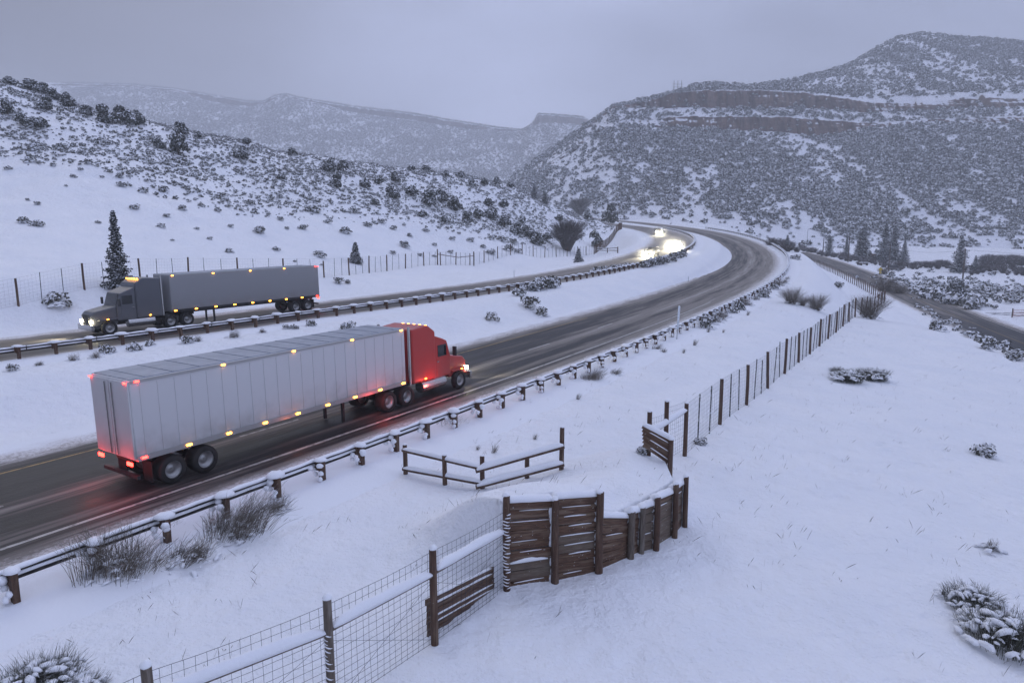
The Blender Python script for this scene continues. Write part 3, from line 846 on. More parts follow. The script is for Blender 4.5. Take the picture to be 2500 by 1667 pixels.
def post_mesh(name, h, r, material, seed=0, n=9, below=.5, wrap=False):
    random.seed(seed)
    mb = MB()
    zs = np.linspace(-below, h, 6)
    mb.tube([(0.006 * math.sin(z * 2 + seed), 0.006 * math.cos(z * 3), z) for z in zs], [r * 1.04, r * 1.03, r * 1.0, r * .99, r * .97, r * .95], n, True, .05)
    return mb.mesh(name, material, False)
def dome(r, h, seed=0):
    return MB().lump((0, 0, 0), (r, r, h), seed, 9, 5, .15)
def strip_snow(p0, p1, wd, ht, seed=0, seg=14, sag=0.0, ends=.1):
    """rounded ridge of snow lying on a rail from p0 to p1 (local points on the rail's top)"""
    rg = np.random.default_rng(seed)
    p0 = np.array(p0, float); p1 = np.array(p1, float); d = p1 - p0; s = np.array([d[1], -d[0], 0]); s /= np.linalg.norm(s)
    mb = MB(); rings = []
    for i in range(seg + 1):
        t = i / seg; e = min(1, t / ends, (1 - t) / ends) ** .5 if ends else 1
        e = max(e, .25)
        hh = ht * (0.85 + .3 * vnoise(np.array([t * 7 + seed]), np.array([seed * 1.7]), 4)[0]) * e; ww = wd * (0.92 + .16 * vnoise(np.array([t * 6]), np.array([seed * 2.3]), 8)[0]) * (.7 + .3 * e)
        c = p0 + d * t
        ring = []
        for a in np.linspace(0, math.pi, 7):
            ring.append(c + s * math.cos(a) * ww / 2 + np.array([0, 0, -0.015 + math.sin(a) ** .7 * hh]))
        rings.append(ring)
    mb.loft(rings, caps=True)
    return mb

# ---------------------------------------------------------------- guardrails
def build_guardrail(name, R, off, s0, s1, sfirst, label, z_extra=0.0, post_to=130, snow=True, big=1.0, seed=0, skip=()):
    root = empty(name, R.at(s0, off)); tag(root, label, 'guardrail')
    base = np.array(root.location)
    rg = np.random.default_rng(seed)
    prof = [(-.02, .78), (.03, .755), (.055, .71), (-.005, .655), (-.02, .63), (-.005, .605), (.055, .55), (.03, .505), (-.02, .48)]
    def pt(s, lat, z):
        return R.at(s, off + lat, z + z_extra) - base
    S = np.arange(s0, s1 + .1, 3.81)
    for a, b_ in zip(S[:-1], S[1:]):                                # beam sections
        ss = np.linspace(a, b_ + .02, 4)
        mb = MB(); mb.loft([[pt(s, -.30 - q[0], q[1]) for q in prof] for s in ss], caps=False, closed=False)
        o = mb.build('rail_beam', M_STEEL, root); md = o.modifiers.new('solid', 'SOLIDIFY'); md.thickness = .012
        if snow:
            mb = MB(); rings = []
            for s in np.linspace(a + .03, b_ - .03, 12):
                h = .045 + .06 * rg.random(); w_ = .10 + .05 * rg.random()
                rings.append([pt(s, -.30 + w_ * .75 * math.cos(t_) - .0, .765 + h * max(0, math.sin(t_)) - .02) for t_ in np.linspace(0, math.pi, 6)])
            mb.loft(rings, caps=True); mb.build('snow_ridge', M_CAP, o, True)
            mb = MB(); rings = []                                   # snow lodged in the lower corrugation
            for s in np.linspace(a + .03, b_ - .03, 8):
                w_ = .05 + .05 * rg.random()
                rings.append([pt(s, -.315 + w_ * c_, .60 + .05 * s_) for c_, s_ in ((0, 1.2), (.6, 1.0), (1, .2), (.9, -.5), (0, -.4))])
            mb.loft(rings, caps=True); mb.build('snow_ridge', M_CAP, o, True)
    pm = MB().box((0, 0, .14), (.15, .20, 1.24)).mesh('post', M_POST)
    bmh = MB().box((0, 0, 0), (.15 * big, .22, .36)).mesh('block', M_POST)
    caps = [MB().lump((0, 0, 0), (.20 * big + .02 * k, .27 + .02 * k, .11 + .015 * k), 40 + k, 9, 5, .3).mesh('snow_cap', M_CAP, True) for k in range(5)]
    falls = []
    for k in range(4):
        mb = MB()
        for q in range(7):
            mb.lump((rg.normal() * .10, rg.normal() * .12, -.08 - .09 * q), (.12 - .008 * q, .14 - .01 * q, .10), 80 + k * 10 + q, 7, 4, .9)
        falls.append(mb.mesh('snow_fill', M_CAP, True))
    far = MB(); farc = MB()
    s = sfirst; i = 0
    while s < s1:
        if s > s0 and i not in skip:
            c = pt(s, 0, 0); h = R.head(s); rz = math.pi / 2 - h
            if s < post_to:
                p = add('post', pm, None, root); p.location = c; p.rotation_euler = (0, 0, rz + rg.normal() * .04)
                p.location.z += rg.normal() * .012
                bl = add('block', bmh, None, p); bl.location = (0, .195, .60)
                if snow:
                    cpo = add('snow_cap', caps[i % 5], None, p); cpo.location = (0.0, .07, .80); cpo.rotation_euler = (0, 0, rg.random() * 3)
                    if big == 1.0:
                        fo = add('snow_fill', falls[i % 4], None, p); fo.location = (-.17, .10, .72)
            else:
                M = Matrix.Rotation(rz, 3, 'Z')
                far.box((c[0], c[1], c[2] + .2), (.16, .2, 1.15), M)
                farc.box((c[0], c[1], c[2] + .82), (.34, .42, .14), M, .6)
        s += 1.905; i += 1
    if far.v:
        tag(far.build('far_posts', M_POST, root), kind='stuff'); tag(farc.build('far_snow_caps', M_CAP, root), kind='stuff')
    return root
# along-road position of the first post seen at the lower left
sa0, _, _, _ = RA.locate(np.array([-11.614]), np.array([15.247]))
sA = float(sa0[0])
build_guardrail('guardrail', RA, 3.8, sA - 9.6, 262, sA - 1.905 * 5, 'weathered steel guardrail on posts along the outside of the near carriageway', 0.04, seed=1)
build_guardrail('guardrail', RB, 0.0, -30, 205, -1.905 * 15, 'weathered steel guardrail with dark blocks along the far carriageway by the median', 0.0, post_to=110, big=1.9, seed=2)

# ---------------------------------------------------------------- fences
def wire_mesh(mb, a, b_, za, zb, h0, h1, nh, nv, r=.0035, sag=.02, rg=None):
    """woven wire between two posts; a,b xy; za,zb ground heights"""
    a = np.array(a); b_ = np.array(b_)
    for k in range(nh):
        q = k / (nh - 1); h = h0 + (h1 - h0) * q ** 1.12
        pts_ = []
        for t in np.linspace(0, 1, 5):
            c = a + (b_ - a) * t; z = za + (zb - za) * t + h - sag * math.sin(math.pi * t) * (.4 + q) + (rg.normal() * .006 if 0 < t < 1 else 0)
            pts_.append((c[0], c[1], z))
        mb.tube(pts_, r * (1.25 if k in (0, nh - 1) else 1), 3, False)
    for k in range(1, nv):
        t = k / nv; c = a + (b_ - a) * t; z = za + (zb - za) * t - sag * math.sin(math.pi * t)
        j = rg.normal(size=2) * .012
        mb.tube([(c[0], c[1], z + h0), (c[0] + j[0], c[1] + j[1], z + (h0 + h1) / 2), (c[0], c[1], z + h1)], r * .85, 3, False)
rgf = np.random.default_rng(11)
def rel(root, p): return (p[0] - root.location.x, p[1] - root.location.y, p[2] - root.location.z)

# deer fence in the foreground, from the lower left up to the jump-out wall
def near_fence():
    P = [(-10.2, 5.4), (-7.9, 7.5), (-5.6, 9.6), (-3.38, 11.66), (-1.70, 13.84), tuple(WALL[0])]
    Z = [Hh(*p) for p in P]
    root = empty('deer_fence', (P[3][0], P[3][1], Z[3])); tag(root, 'foreground deer fence of wire mesh with thick snow on its round rails', 'fence')
    tops = [2.25, 2.25, 2.28, 2.30, 2.22]
    for i, p in enumerate(P[:-1]):
        me = post_mesh('post', tops[i], .085, M_POSTG if i in (2, 3) else M_POST, 60 + i, 12, .5)
        o = add('post', me, None, root); o.location = rel(root, (*p, Z[i]))
        c = dome(.095, .10, i).build('snow_cap', M_CAP, o, True); c.location = (0, 0, tops[i] - .01)
        if i == 3:                                              # wire-bound post with snow caught in every turn
            for k in range(22):
                zz = .12 + k * .078
                th_ = 2.5 + rgf.normal() * .9
                mb = MB(); mb.tube([(math.cos(th_ + q) * .088, math.sin(th_ + q) * .088, zz + .012 * math.sin(q * 2) - .01 * q) for q in np.linspace(0, 2.4, 7)], [.006, .012, .016, .014, .015, .01, .005], 5)
                mb.build('snow_line', M_CAP, o, True)
    for i in range(5):
        a, b_ = P[i], P[i + 1]; za = Z[i] + 1.66; zb = (Z[i + 1] if i < 4 else -.42) + 1.62
        mb = MB(); n = 7
        mb.tube([(a[0] + (b_[0] - a[0]) * t - root.location.x, a[1] + (b_[1] - a[1]) * t - root.location.y, za + (zb - za) * t - root.location.z) for t in np.linspace(.01, .99, n)], .055, 9, True, .08)
        r = mb.build('rail', M_POSTG, root, False)
        sn = strip_snow(rel(root, (a[0] + (b_[0] - a[0]) * .03, a[1] + (b_[1] - a[1]) * .03, za + .04)), rel(root, (a[0] + (b_[0] - a[0]) * .97, a[1] + (b_[1] - a[1]) * .97, zb + .04)), .19, .19, i + 3, 26)
        sn.build('snow_ridge', M_CAP, r, True)
        mw = MB(); wire_mesh(mw, np.array(a) - np.array(root.location[:2]), np.array(b_) - np.array(root.location[:2]), Z[i] - root.location.z, (Z[i + 1] if i < 4 else -.42) - root.location.z, .06, 2.16, 15, 17, .0042, .03, rgf)
        # brace wires
        for (h_a, h_b) in ((1.45, .1), (.1, 1.5)):
            mw.tube([rel(root, (a[0], a[1], Z[i] + h_a)), rel(root, (b_[0], b_[1], (Z[i + 1] if i < 4 else -.42) + h_b))], .004, 3, False)
        tag(mw.build('wire_mesh', M_WIRE, root), kind='stuff')
    # low wing boards behind the wire beside the wall
    a = np.array(P[4]); b_ = np.array(P[5]); n_ = np.array([-(b_ - a)[1], (b_ - a)[0]]); n_ /= np.linalg.norm(n_)
    for k in range(6):
        o0 = .26 + .03 * rgf.random()
        pa = a + n_ * o0 + (b_ - a) * .03; pb = b_ + n_ * o0 - (b_ - a) * .03
        za_ = Z[4] + .02 + k * .15; zb_ = -.42 - .22 + k * .145 + .03 * rgf.random()
        c = (pa + pb) / 2; d = pb - pa; L = math.hypot(*d); rz = math.atan2(d[1], d[0]); sl = math.atan2(zb_ - za_, L)
        o = MB().box((0, 0, 0), (L * (.98 + .04 * rgf.random()), .045, .135)).build('plank', M_PLANK, root)
        o.location = rel(root, (c[0], c[1], (za_ + zb_) / 2 + .07)); o.rotation_euler = (rgf.normal() * .04, -sl, rz)
        if k in (1, 2, 4, 5):
            s_ = strip_snow((-L / 2 * .9, 0, .066), (L / 2 * .95, 0, .066), .08, .045, 90 + k, 18); s_.build('snow_ridge', M_CAP, o, True)
    return root
near_fence()

# retaining wall of posts and planks
def retaining_wall():
    zb = -.45
    root = empty('retaining_wall', (WALL[2][0], WALL[2][1], zb)); tag(root, 'curved retaining wall of brown horizontal planks holding back the snowy mound', 'wall')
    ptop = [1207, 1216, 1198, 1247, 1237, 1211, 1180, 1162]
    rad = [.09, .10, .105, .10, .085, .095, .09, .085]
    for i, p in enumerate(WALL):
        zt = zpx(p[1], ptop[i]); g = Hh(p[0] + .25, p[1] - .25)
        me = post_mesh('post', zt - g, rad[i], M_POSTG if i in (3, 4) else M_POST, 20 + i, 12, .6)
        o = add('post', me, None, root)
        nrm = Vector((.45, -.75)).normalized() if i < 3 else Vector((.75, -.5)).normalized()
        o.location = rel(root, (p[0] + nrm.x * .10, p[1] + nrm.y * .10, g))
        c = dome(rad[i] * 1.15, .10 if i != 3 else .16, 30 + i).build('snow_cap', M_CAP, o, True); c.location = (-.02, .03, zt - g - .015)
        if i == 0:
            for k in range(24):
                zz = .10 + k * .085; th_ = 3.4 + rgf.normal() * .8
                mb = MB(); mb.tube([(math.cos(th_ + q) * .094, math.sin(th_ + q) * .094, zz + .014 * math.sin(q * 2)) for q in np.linspace(0, 2.6, 7)], [.006, .012, .018, .014, .016, .01, .005], 5)
                mb.build('snow_line', M_CAP, o, True)
        # drift packed against the left side of the post
        mb = MB()
        for q in range(9):
            mb.lump((-.10 - .01 * rgf.random(), .10 + .02 * rgf.random(), .08 + q * (zt - g - .2) / 9), (.05 + .03 * rgf.random(), .05, .15), 300 + i * 10 + q, 6, 4, 1)
        mb.build('snow_fill', M_CAP, o, True)
    for i in range(len(WALL) - 1):
        a, b_ = WALL[i], WALL[i + 1]; d = b_ - a; L = math.hypot(*d); rz = math.atan2(d[1], d[0]); c = (a + b_) / 2
        ta, tb = WALL_TOPS[i]; bot = -.75
        n = int(round((max(ta, tb) - bot) / .27)); hgt = ((ta + tb) / 2 - bot) / n
        nrm = np.array([-math.sin(rz), math.cos(rz)])
        for k in range(n):
            f = (k + .5) / n
            za_ = bot + (ta - bot) * f; zb_ = bot + (tb - bot) * f
            m_ = M_PLANKG if (i in (4, 5, 6) and rgf.random() < .75) or (i == 0 and k in (2, 3)) or (i == 1 and k in (4, 5)) else M_PLANK
            th_ = .06
            hh = hgt * (.93 + .04 * rgf.random())
            o = MB().box((0, 0, 0), (L + .02, th_, hh)).build('plank', m_, root); bevel(o, .008, 1)
            q = .03 + .022 * rgf.random() + (.05 if (i == 0 and k in (5, 8)) else 0)
            o.location = rel(root, (c[0] + nrm[0] * q, c[1] + nrm[1] * q, (za_ + zb_) / 2)); o.rotation_euler = (rgf.normal() * .02, -math.atan2(zb_ - za_, L) + rgf.normal() * .006, rz)
            if k < n - 1 and rgf.random() < (.62 if i < 3 else .45):    # snow caught on the plank's upper edge
                u0 = -L / 2 + .08 + rgf.random() * L * .3; u1 = L / 2 - .08 - rgf.random() * L * .35
                if u1 - u0 > .25:
                    s_ = strip_snow((u0, -.035, hh / 2 - .012), (u1, -.035, hh / 2 - .012), .045, .012 + .028 * rgf.random() ** 2, 500 + i * 20 + k, 22, ends=.35)
                    s_.build('snow_ridge', M_CAP, o, True)
                if (i, k) in ((0, 3), (0, 6)):
                    s_ = strip_snow((-L / 2 + .1, -.035, hh / 2 - .03), (L / 2 - .15, -.035, hh / 2 - .02), .08, .10, 700 + k + i, 22, ends=.4); s_.build('snow_ridge', M_CAP, o, True)
        s_ = strip_snow(rel(root, (a[0] + nrm[0] * .06, a[1] + nrm[1] * .06, ta - .03)), rel(root, (b_[0] + nrm[0] * .06, b_[1] + nrm[1] * .06, tb - .03)), .26, .15, 60 + i, 18, ends=.05)
        s_.build('snow_ridge', M_CAP, root, True)
    return root
retaining_wall()

# two-rail approach fence on the mound
def rail_fence():
    pxs = [(990, 1157, 1085), (1086, 1183, 1110), (1178, 1192, 1112), (1287, 1167, 1110), (1371, 1146, 1042)]
    P = [ray_ground(a, b_) for a, b_, _ in pxs]
    root = empty('rail_fence', tuple(P[2])); tag(root, 'bent two-rail wooden fence loaded with snow between the guardrail and the plank wall', 'fence')
    tops = [zpx(p[1], t) - p[2] for p, (_, _, t) in zip(P, pxs)]
    for i, p in enumerate(P):
        me = post_mesh('post', tops[i], .085, M_POST, 70 + i, 11, .5)
        o = add('post', me, None, root); o.location = rel(root, p)
        c = dome(.09, .06, i + 8).build('snow_cap', M_CAP, o, True); c.location = (0, 0, tops[i] - .01)
    spans = [((994, 1096), (1182, 1140)), ((994, 1142), (1182, 1176)), ((1166, 1146), (1372, 1087)), ((1168, 1185), (1372, 1130))]
    for k, ((x0, y0), (x1, y1)) in enumerate(spans):
        a, b_ = (P[0], P[2]) if k < 2 else (P[2], P[4])
        za = zpx(a[1], y0); zb = zpx(b_[1], y1)
        d = (b_ - a)[:2]; d /= np.hypot(*d); n_ = np.array([d[1], -d[0]]) * .13
        a2 = a[:2] + n_ - d * (.25 if k >= 2 else .0); b2 = b_[:2] + n_ + d * .05
        mb = MB(); mb.tube([rel(root, (*(a2 + (b2 - a2) * t), za + (zb - za) * t)) for t in np.linspace(0, 1, 7)], .075, 9, True, .08)
        r = mb.build('rail', M_POST, root)
        strip_snow(rel(root, (*(a2 + (b2 - a2) * .01), za + .055)), rel(root, (*(a2 + (b2 - a2) * .99), zb + .055)), .19, .20 if k >= 2 else .13, 40 + k, 24).build('snow_ridge', M_CAP, r, True)
    return root
rail_fence()

def stake_mesh():
    mb = MB(); mb.box((0, 0, .95), (.055, .018, 2.6)); mb.box((0, .02, .95), (.012, .045, 2.6)); return mb.mesh('stake', M_TPOST)
STAKE = stake_mesh()
POSTS = [post_mesh('post', 2.28, .088, M_POST, 200 + k, 9, .6) for k in range(4)]
SQUAT = [dome(.09, .05, 50 + k).mesh('snow_cap', M_CAP, True) for k in range(3)]
def long_fence(name, path, label, spacing, wood_every=3, scale=1.0, nh=13, wires=True, vstep=.16, rails=(), first_wood=0, caps=True, seed=0, simple=False):
    """wire fence following a plan polyline"""
    rg = np.random.default_rng(seed)
    path = np.array(path); seg = np.hypot(*np.diff(path, axis=0).T); L = np.concatenate([[0], np.cumsum(seg)])
    Sx = np.arange(0, L[-1] + .01, spacing)
    P = np.stack([np.interp(Sx, L, path[:, i]) for i in (0, 1)], 1); Z = height(P[:, 0], P[:, 1])
    root = empty(name, (P[0][0], P[0][1], Z[0])); tag(root, label, 'fence')
    mw = MB()
    for i in range(len(P)):
        wood = (i - first_wood) % wood_every == 0
        o = add('post' if wood else 'stake', POSTS[int(rg.integers(4))] if wood else STAKE, None, root)
        o.location = rel(root, (P[i][0], P[i][1], Z[i] - .05 + rg.normal() * .03)); o.rotation_euler = (rg.normal() * .018, rg.normal() * .018, rg.random() * (6.28 if wood else .4))
        sc_ = scale * (1 + .03 * rg.normal()); o.scale = (1, 1, sc_)
        if wood and caps:
            c = add('snow_cap', SQUAT[int(rg.integers(3))], None, o); c.location = (0, 0, 2.27)
        if i < len(P) - 1 and wires:
            wire_mesh(mw, P[i] - np.array(root.location[:2]), P[i + 1] - np.array(root.location[:2]), Z[i] - root.location.z, Z[i + 1] - root.location.z, .06, 2.18 * scale, nh, max(2, int(spacing / vstep)), .0032, .02, rg)
    if mw.v: tag(mw.build('wire_mesh', M_WIRE, root), kind='stuff')
    return root, P, Z
# fence running up the right side from the jump-out
c0 = np.array([7.0, 26.7]); dv = np.array([32.5, 52.0]); dv /= np.hypot(*dv)
FR, FP, FZ = long_fence('deer_fence', [c0, c0 + dv * 24, (27.6, 59.8), (39.9, 79.2)], 'long deer fence of brown posts and steel stakes climbing from the plank wall', 1.733, 3, seed=5)
def wing():
    a = np.array([5.44, 22.6]); b_ = np.array([4.5, 22.9]); za = Hh(*a); zb = Hh(*b_)
    root = empty('board_panel', (*a, za)); tag(root, 'short leaning board panel capped with snow at the right end of the plank wall', 'fence')
    zt = zpx(a[1], 1072); zt2 = zpx(b_[1], 1036)
    o = add('post', post_mesh('post', zt - za + .02, .09, M_POST, 9, 11, .6), None, root); o.location = (0, 0, 0)
    c = dome(.12, .12, 5).build('snow_cap', M_CAP, o, True); c.location = (0, 0, zt - za)
    d = b_ - a; L = math.hypot(*d); rz = math.atan2(d[1], d[0])
    for k in range(6):
        f = .02 + k * .15
        z0 = zt - .06 - f; z1 = zt2 - .05 - f * .8
        o = MB().box((L / 2, 0, 0), (L + .1, .05, .14)).build('plank', M_PLANK, root)
        o.location = rel(root, (a[0] - .02, a[1] + .10, z0)); o.rotation_euler = (0, -math.atan2(z1 - z0, L), rz)
        if k == 0: strip_snow((-.05, 0, .06), (L + .06, 0, .06), .22, .15, 4, 14).build('snow_ridge', M_CAP, o, True)
        elif k % 2: strip_snow((.05, .02, .06), (L * .8, .02, .06), .07, .03, 4 + k, 10).build('snow_ridge', M_CAP, o, True)
    # first two posts of the fence, behind the panel, tied by a snow-laden rail
    pa, pb = c0 - dv * 4.15, c0 - dv * 2.37
    for p, ty in ((pa, 1004), (pb, 979)):
        g = Hh(*p); zt = zpx(p[1], ty)
        o = add('post', post_mesh('post', zt - g, .09, M_POST, int(ty), 10, .5), None, FR); o.location = rel(FR, (*p, g))
        c = dome(.095, .07, 6).build('snow_cap', M_CAP, o, True); c.location = (0, 0, zt - g - .01)
    zr0, zr1 = zpx(pa[1], 1062), zpx(c0[1], 1002)
    o = MB().tube([rel(FR, (*(pa + (c0 - pa) * t), zr0 + (zr1 - zr0) * t)) for t in np.linspace(.0, 1.0, 6)], .055, 8, True, .08).build('rail', M_POSTG, FR)
    strip_snow(rel(FR, (*pa, zr0 + .04)), rel(FR, (*(pa + (c0 - pa) * .98), zr1 + .04)), .2, .2, 31, 24).build('snow_ridge', M_CAP, o, True)
    mw = MB(); b0 = np.array(FR.location[:2]); bz = FR.location.z
    for p, q in ((pa, pb), (pb, c0)):
        wire_mesh(mw, p - b0, q - b0, zr0 - 1.5 - bz, FZ[0] - bz + .2, .1, 2.1, 13, 10, .0032, .02, rgf)
    tag(mw.build('wire_mesh', M_WIRE, FR), kind='stuff')
wing()
# corner and on beside the side road
cp_ = np.array([40.4, 80.0])
long_fence('deer_fence', [cp_, cp_ * .5 + RC.at(66, -6.0)[:2] * .5, RC.at(66, -6.0)[:2]], 'corner stretch of deer fence at the top of the right-hand slope, snow-plastered posts', 6.5, 1, nh=9, vstep=.5, seed=18)
long_fence('deer_fence', [RC.at(80, -3.4)[:2], RC.at(110, -3.2)[:2], RC.at(160, -3.2)[:2], RC.at(205, -3.2)[:2]], 'deer fence of close dark posts following the near edge of the side road', 2.1, 1, scale=.98, nh=9, vstep=.5, caps=False, seed=8)
# hillside fence beyond the far carriageway
lf = np.array([pd(*q)[:2] for q in LEFT_FENCE])
long_fence('deer_fence', lf[:10], 'hillside deer fence of thin stakes and brown posts beyond the far carriageway', 1.85, 3, scale=1.0, nh=9, vstep=.3, caps=False, seed=9)
long_fence('deer_fence', lf[9:], 'grey fence bending round the foot of the wooded slope at the far curve', 1.2, 1, scale=1.0, nh=7, vstep=.6, caps=False, seed=10)
def brace_h():
    """H-shaped brace of the hillside fence with a kinked rail"""
    pts_ = [pd(1069, 657, 113), pd(1120, 655, 118), pd(1157, 651, 124)]
    root = empty('fence_brace', tuple(pts_[0])); tag(root, 'brown post and rail brace standing in the hillside fence', 'fence')
    zs = [Hh(p[0], p[1]) for p in pts_]
    for i, p in enumerate(pts_):
        if i == 1: continue
        o = add('post', POSTS[i], None, root); o.location = rel(root, (p[0], p[1] - .3, zs[i])); o.scale = (1.1, 1.1, 1.12)
    mb = MB().tube([rel(root, (p[0], p[1] - .4, z + h_)) for p, z, h_ in zip(pts_, zs, (1.75, 1.45, 1.8))], .06, 7); mb.build('rail', M_POST, root)
brace_h()
def far_rail_fence():
    pts_ = [ray_ground(1455, 616), ray_ground(1483, 617), ray_ground(1508, 618)]
    root = empty('rail_fence', tuple(pts_[0])); tag(root, 'small two-rail fence beside the far carriageway below the wooded slope', 'fence')
    for i, p in enumerate(pts_):
        o = MB().box((0, 0, .55), (.2, .2, 1.5)).build('post', M_POST, root); o.location = rel(root, p)
    for h_ in (.55, 1.1):
        for a, b_ in zip(pts_[:-1], pts_[1:]):
            r = MB().tube([rel(root, (a[0], a[1], a[2] + h_)), rel(root, (b_[0], b_[1], b_[2] + h_))], .09, 6).build('rail', M_POST, root)
            strip_snow(rel(root, (a[0], a[1], a[2] + h_ + .07)), rel(root, (b_[0], b_[1], b_[2] + h_ + .07)), .2, .12, 3, 8).build('snow_ridge', M_CAP, r, True)
far_rail_fence()

# ---------------------------------------------------------------- plants
M_SAGEN = m_foliage('near_sagebrush_twigs', (0.055, 0.058, 0.042), (0.13, 0.13, 0.105), .25)
def stick_mesh(name, n, h, r, lean, seed, wd=.012, material=None, curl=.35, upright=.6, base_r=.12, forks=0, cl=0):
    """dry shrub of many thin bent stems"""
    rg = np.random.default_rng(seed); V = []; Q = []; lean0 = np.array(lean); h0 = h; r0 = r
    C_ = [(np.array([math.cos(q_ * 2.4), math.sin(q_ * 2.4)]) * base_r * .95 * math.sqrt((q_ + .5) / max(cl, 1)), .45 + .6 * rg.random(), lean0 * (.3 + 1.2 * rg.random()) + rg.normal(size=2) * .15) for q_ in range(cl)]
    for i in range(n):
        th_ = rg.random() * 6.2832; k = rg.random() ** .7
        if cl:
            cc, hs, lean = C_[int(rg.integers(cl))]; h = h0 * hs; r = r0 * hs * .75
            b = np.array([cc[0], cc[1], 0]) + np.array([math.cos(th_), math.sin(th_), 0]) * base_r * .42 * rg.random()
        else: b = np.array([math.cos(th_), math.sin(th_), 0]) * base_r * rg.random()
        out_ = np.array([math.cos(th_), math.sin(th_), 0]) * r * k
        hh = h * (.55 + .5 * rg.random()) * (1 - .45 * k ** 2 * (1 - upright))
        tip = b + out_ + np.array([lean[0], lean[1], 0]) * h * (.6 + .6 * rg.random()) + np.array([0, 0, hh])
        mid = b + (tip - b) * .5 + np.array([0, 0, hh * curl * .45]) - out_ * .12 + rg.normal(size=3) * .03
        s = np.cross(tip - b, rg.normal(size=3)); s /= np.linalg.norm(s)
        segs = [b, mid, tip]; w_ = [wd, wd * .85, wd * .35]
        o = len(V)
        for p, q in zip(segs, w_): V += [p - s * q, p + s * q]
        Q += [(o, o + 1, o + 3, o + 2), (o + 2, o + 3, o + 5, o + 4)]
        for f in range(forks):
            t = .45 + .5 * rg.random(); p0 = mid + (tip - mid) * (t - .4)
            p1 = p0 + (tip - mid) * .4 + rg.normal(size=3) * h * .10
            o = len(V); V += [p0 - s * wd * .5, p0 + s * wd * .5, p1 + s * wd * .25, p1 - s * wd * .25]; Q.append((o, o + 1, o + 2, o + 3))
    me = np_mesh(name, np.array(V), np.array(Q)); me.materials.append(material or M_TWIG); return me
def clumps(name, n, r, h, size, seed, lo=.15):
    """irregular flat caps of snow lodged among the twigs"""
    rg = np.random.default_rng(seed); mb = MB()
    for i in range(n * 3):
        th_ = rg.random() * 6.28; k = math.sqrt(rg.random()); z = h * (lo * .6 + (1 - lo * .6) * (1 - k ** 2) * (.55 + .45 * rg.random()))
        s_ = size * (.25 + .75 * rg.random() ** 1.5); c = np.array([math.cos(th_) * r * k, math.sin(th_) * r * k, z]); a_ = rg.random() * 6.28
        rings = []; m_, q_ = 4, 7; ex = 1 + rg.random() * 1.2
        for ii in range(m_ + 1):
            ph = math.pi * ii / m_; ring = []
            for j in range(q_):
                t_ = 6.2832 * j / q_; jt = 1 + .75 * (rg.random() - .5)
                x = s_ * ex * math.sin(ph) * math.cos(t_) * jt; y = s_ * .7 * math.sin(ph) * math.sin(t_) * jt
                zz = -s_ * .42 * math.cos(ph) * (.5 if ph < 1.5 else 1) - .35 * (x * x + y * y) / max(s_, .01) * .5
                ring.append((c[0] + x * math.cos(a_) - y * math.sin(a_), c[1] + x * math.sin(a_) + y * math.cos(a_), c[2] + zz))
            rings.append(ring)
        mb.loft(rings, caps=False)
    return mb.mesh(name, M_CAP, True)
STICK = [stick_mesh('stems', 300, .85, .45, (.45, .06), 10 + k, .0042, None, .35, .5, .34, 0, 5) for k in range(3)]
STICKBIG = [stick_mesh('stems', 640, 1.05, .6, (.45, .03), 20 + k, .0042, None, .35, .5, .58, 1, 10) for k in range(2)]
TUFT = [stick_mesh('stems', 60, .5, .16, (.2, .04), 30 + k, .0045, None, .35, .6, .1) for k in range(3)]
BARE = [stick_mesh('stems', 420, 1.5, 1.15, (.02, .0), 40 + k, .0065, None, .1, .7, .35, 2) for k in range(3)]
SAGE = [crown_mesh('foliage', 330, .62, .30, .065, 50 + k, 9, M_SAGE) for k in range(4)]
SAGE_N = [stick_mesh('stems', 1100, .56, .30, (.08, 0), 60 + k, .0042, M_SAGEN, .5, .75, .62, 1) for k in range(2)]
SNOWB = [clumps('snow_clump', 7, .42, .34, .16, 70 + k) for k in range(4)]
SNOWB_N = [clumps('snow_clump', 34, .78, .52, .125, 75 + k, .72) for k in range(2)]
SNOWLOW = [clumps('snow_clump', 22, .66, .34, .085, 80 + k, .4) for k in range(3)]
JUN = [crown_mesh('crown', 1500, 2.0, 1.35, .17, 90 + k, 12, M_JUN, cone=.4) for k in range(4)]
JUNL = [crown_mesh('crown', 420, 2.0, 1.35, .30, 96 + k, 10, M_JUN, cone=.4) for k in range(4)]
OAK = [stick_mesh('crown', 700, 5.0, 2.6, (0, 0), 98 + k, .055, M_WILLOW, .2, .8, .5, 2) for k in range(2)]
def trunk_mesh(h, r):
    mb = MB(); mb.tube([(0, 0, -.5), (.05, .02, h * .3), (-.03, .06, h * .65), (.02, 0, h)], [r * 1.3, r, r * .7, r * .25], 7)
    mb.tube([(0, 0, h * .25), (h * .22, .1, h * .55)], [r * .6, r * .2], 5); mb.tube([(0, 0, h * .2), (-h * .2, -.1, h * .5)], [r * .6, r * .2], 5)
    return mb.mesh('trunk', M_BARK)
JTRUNK = trunk_mesh(2.2, .16)
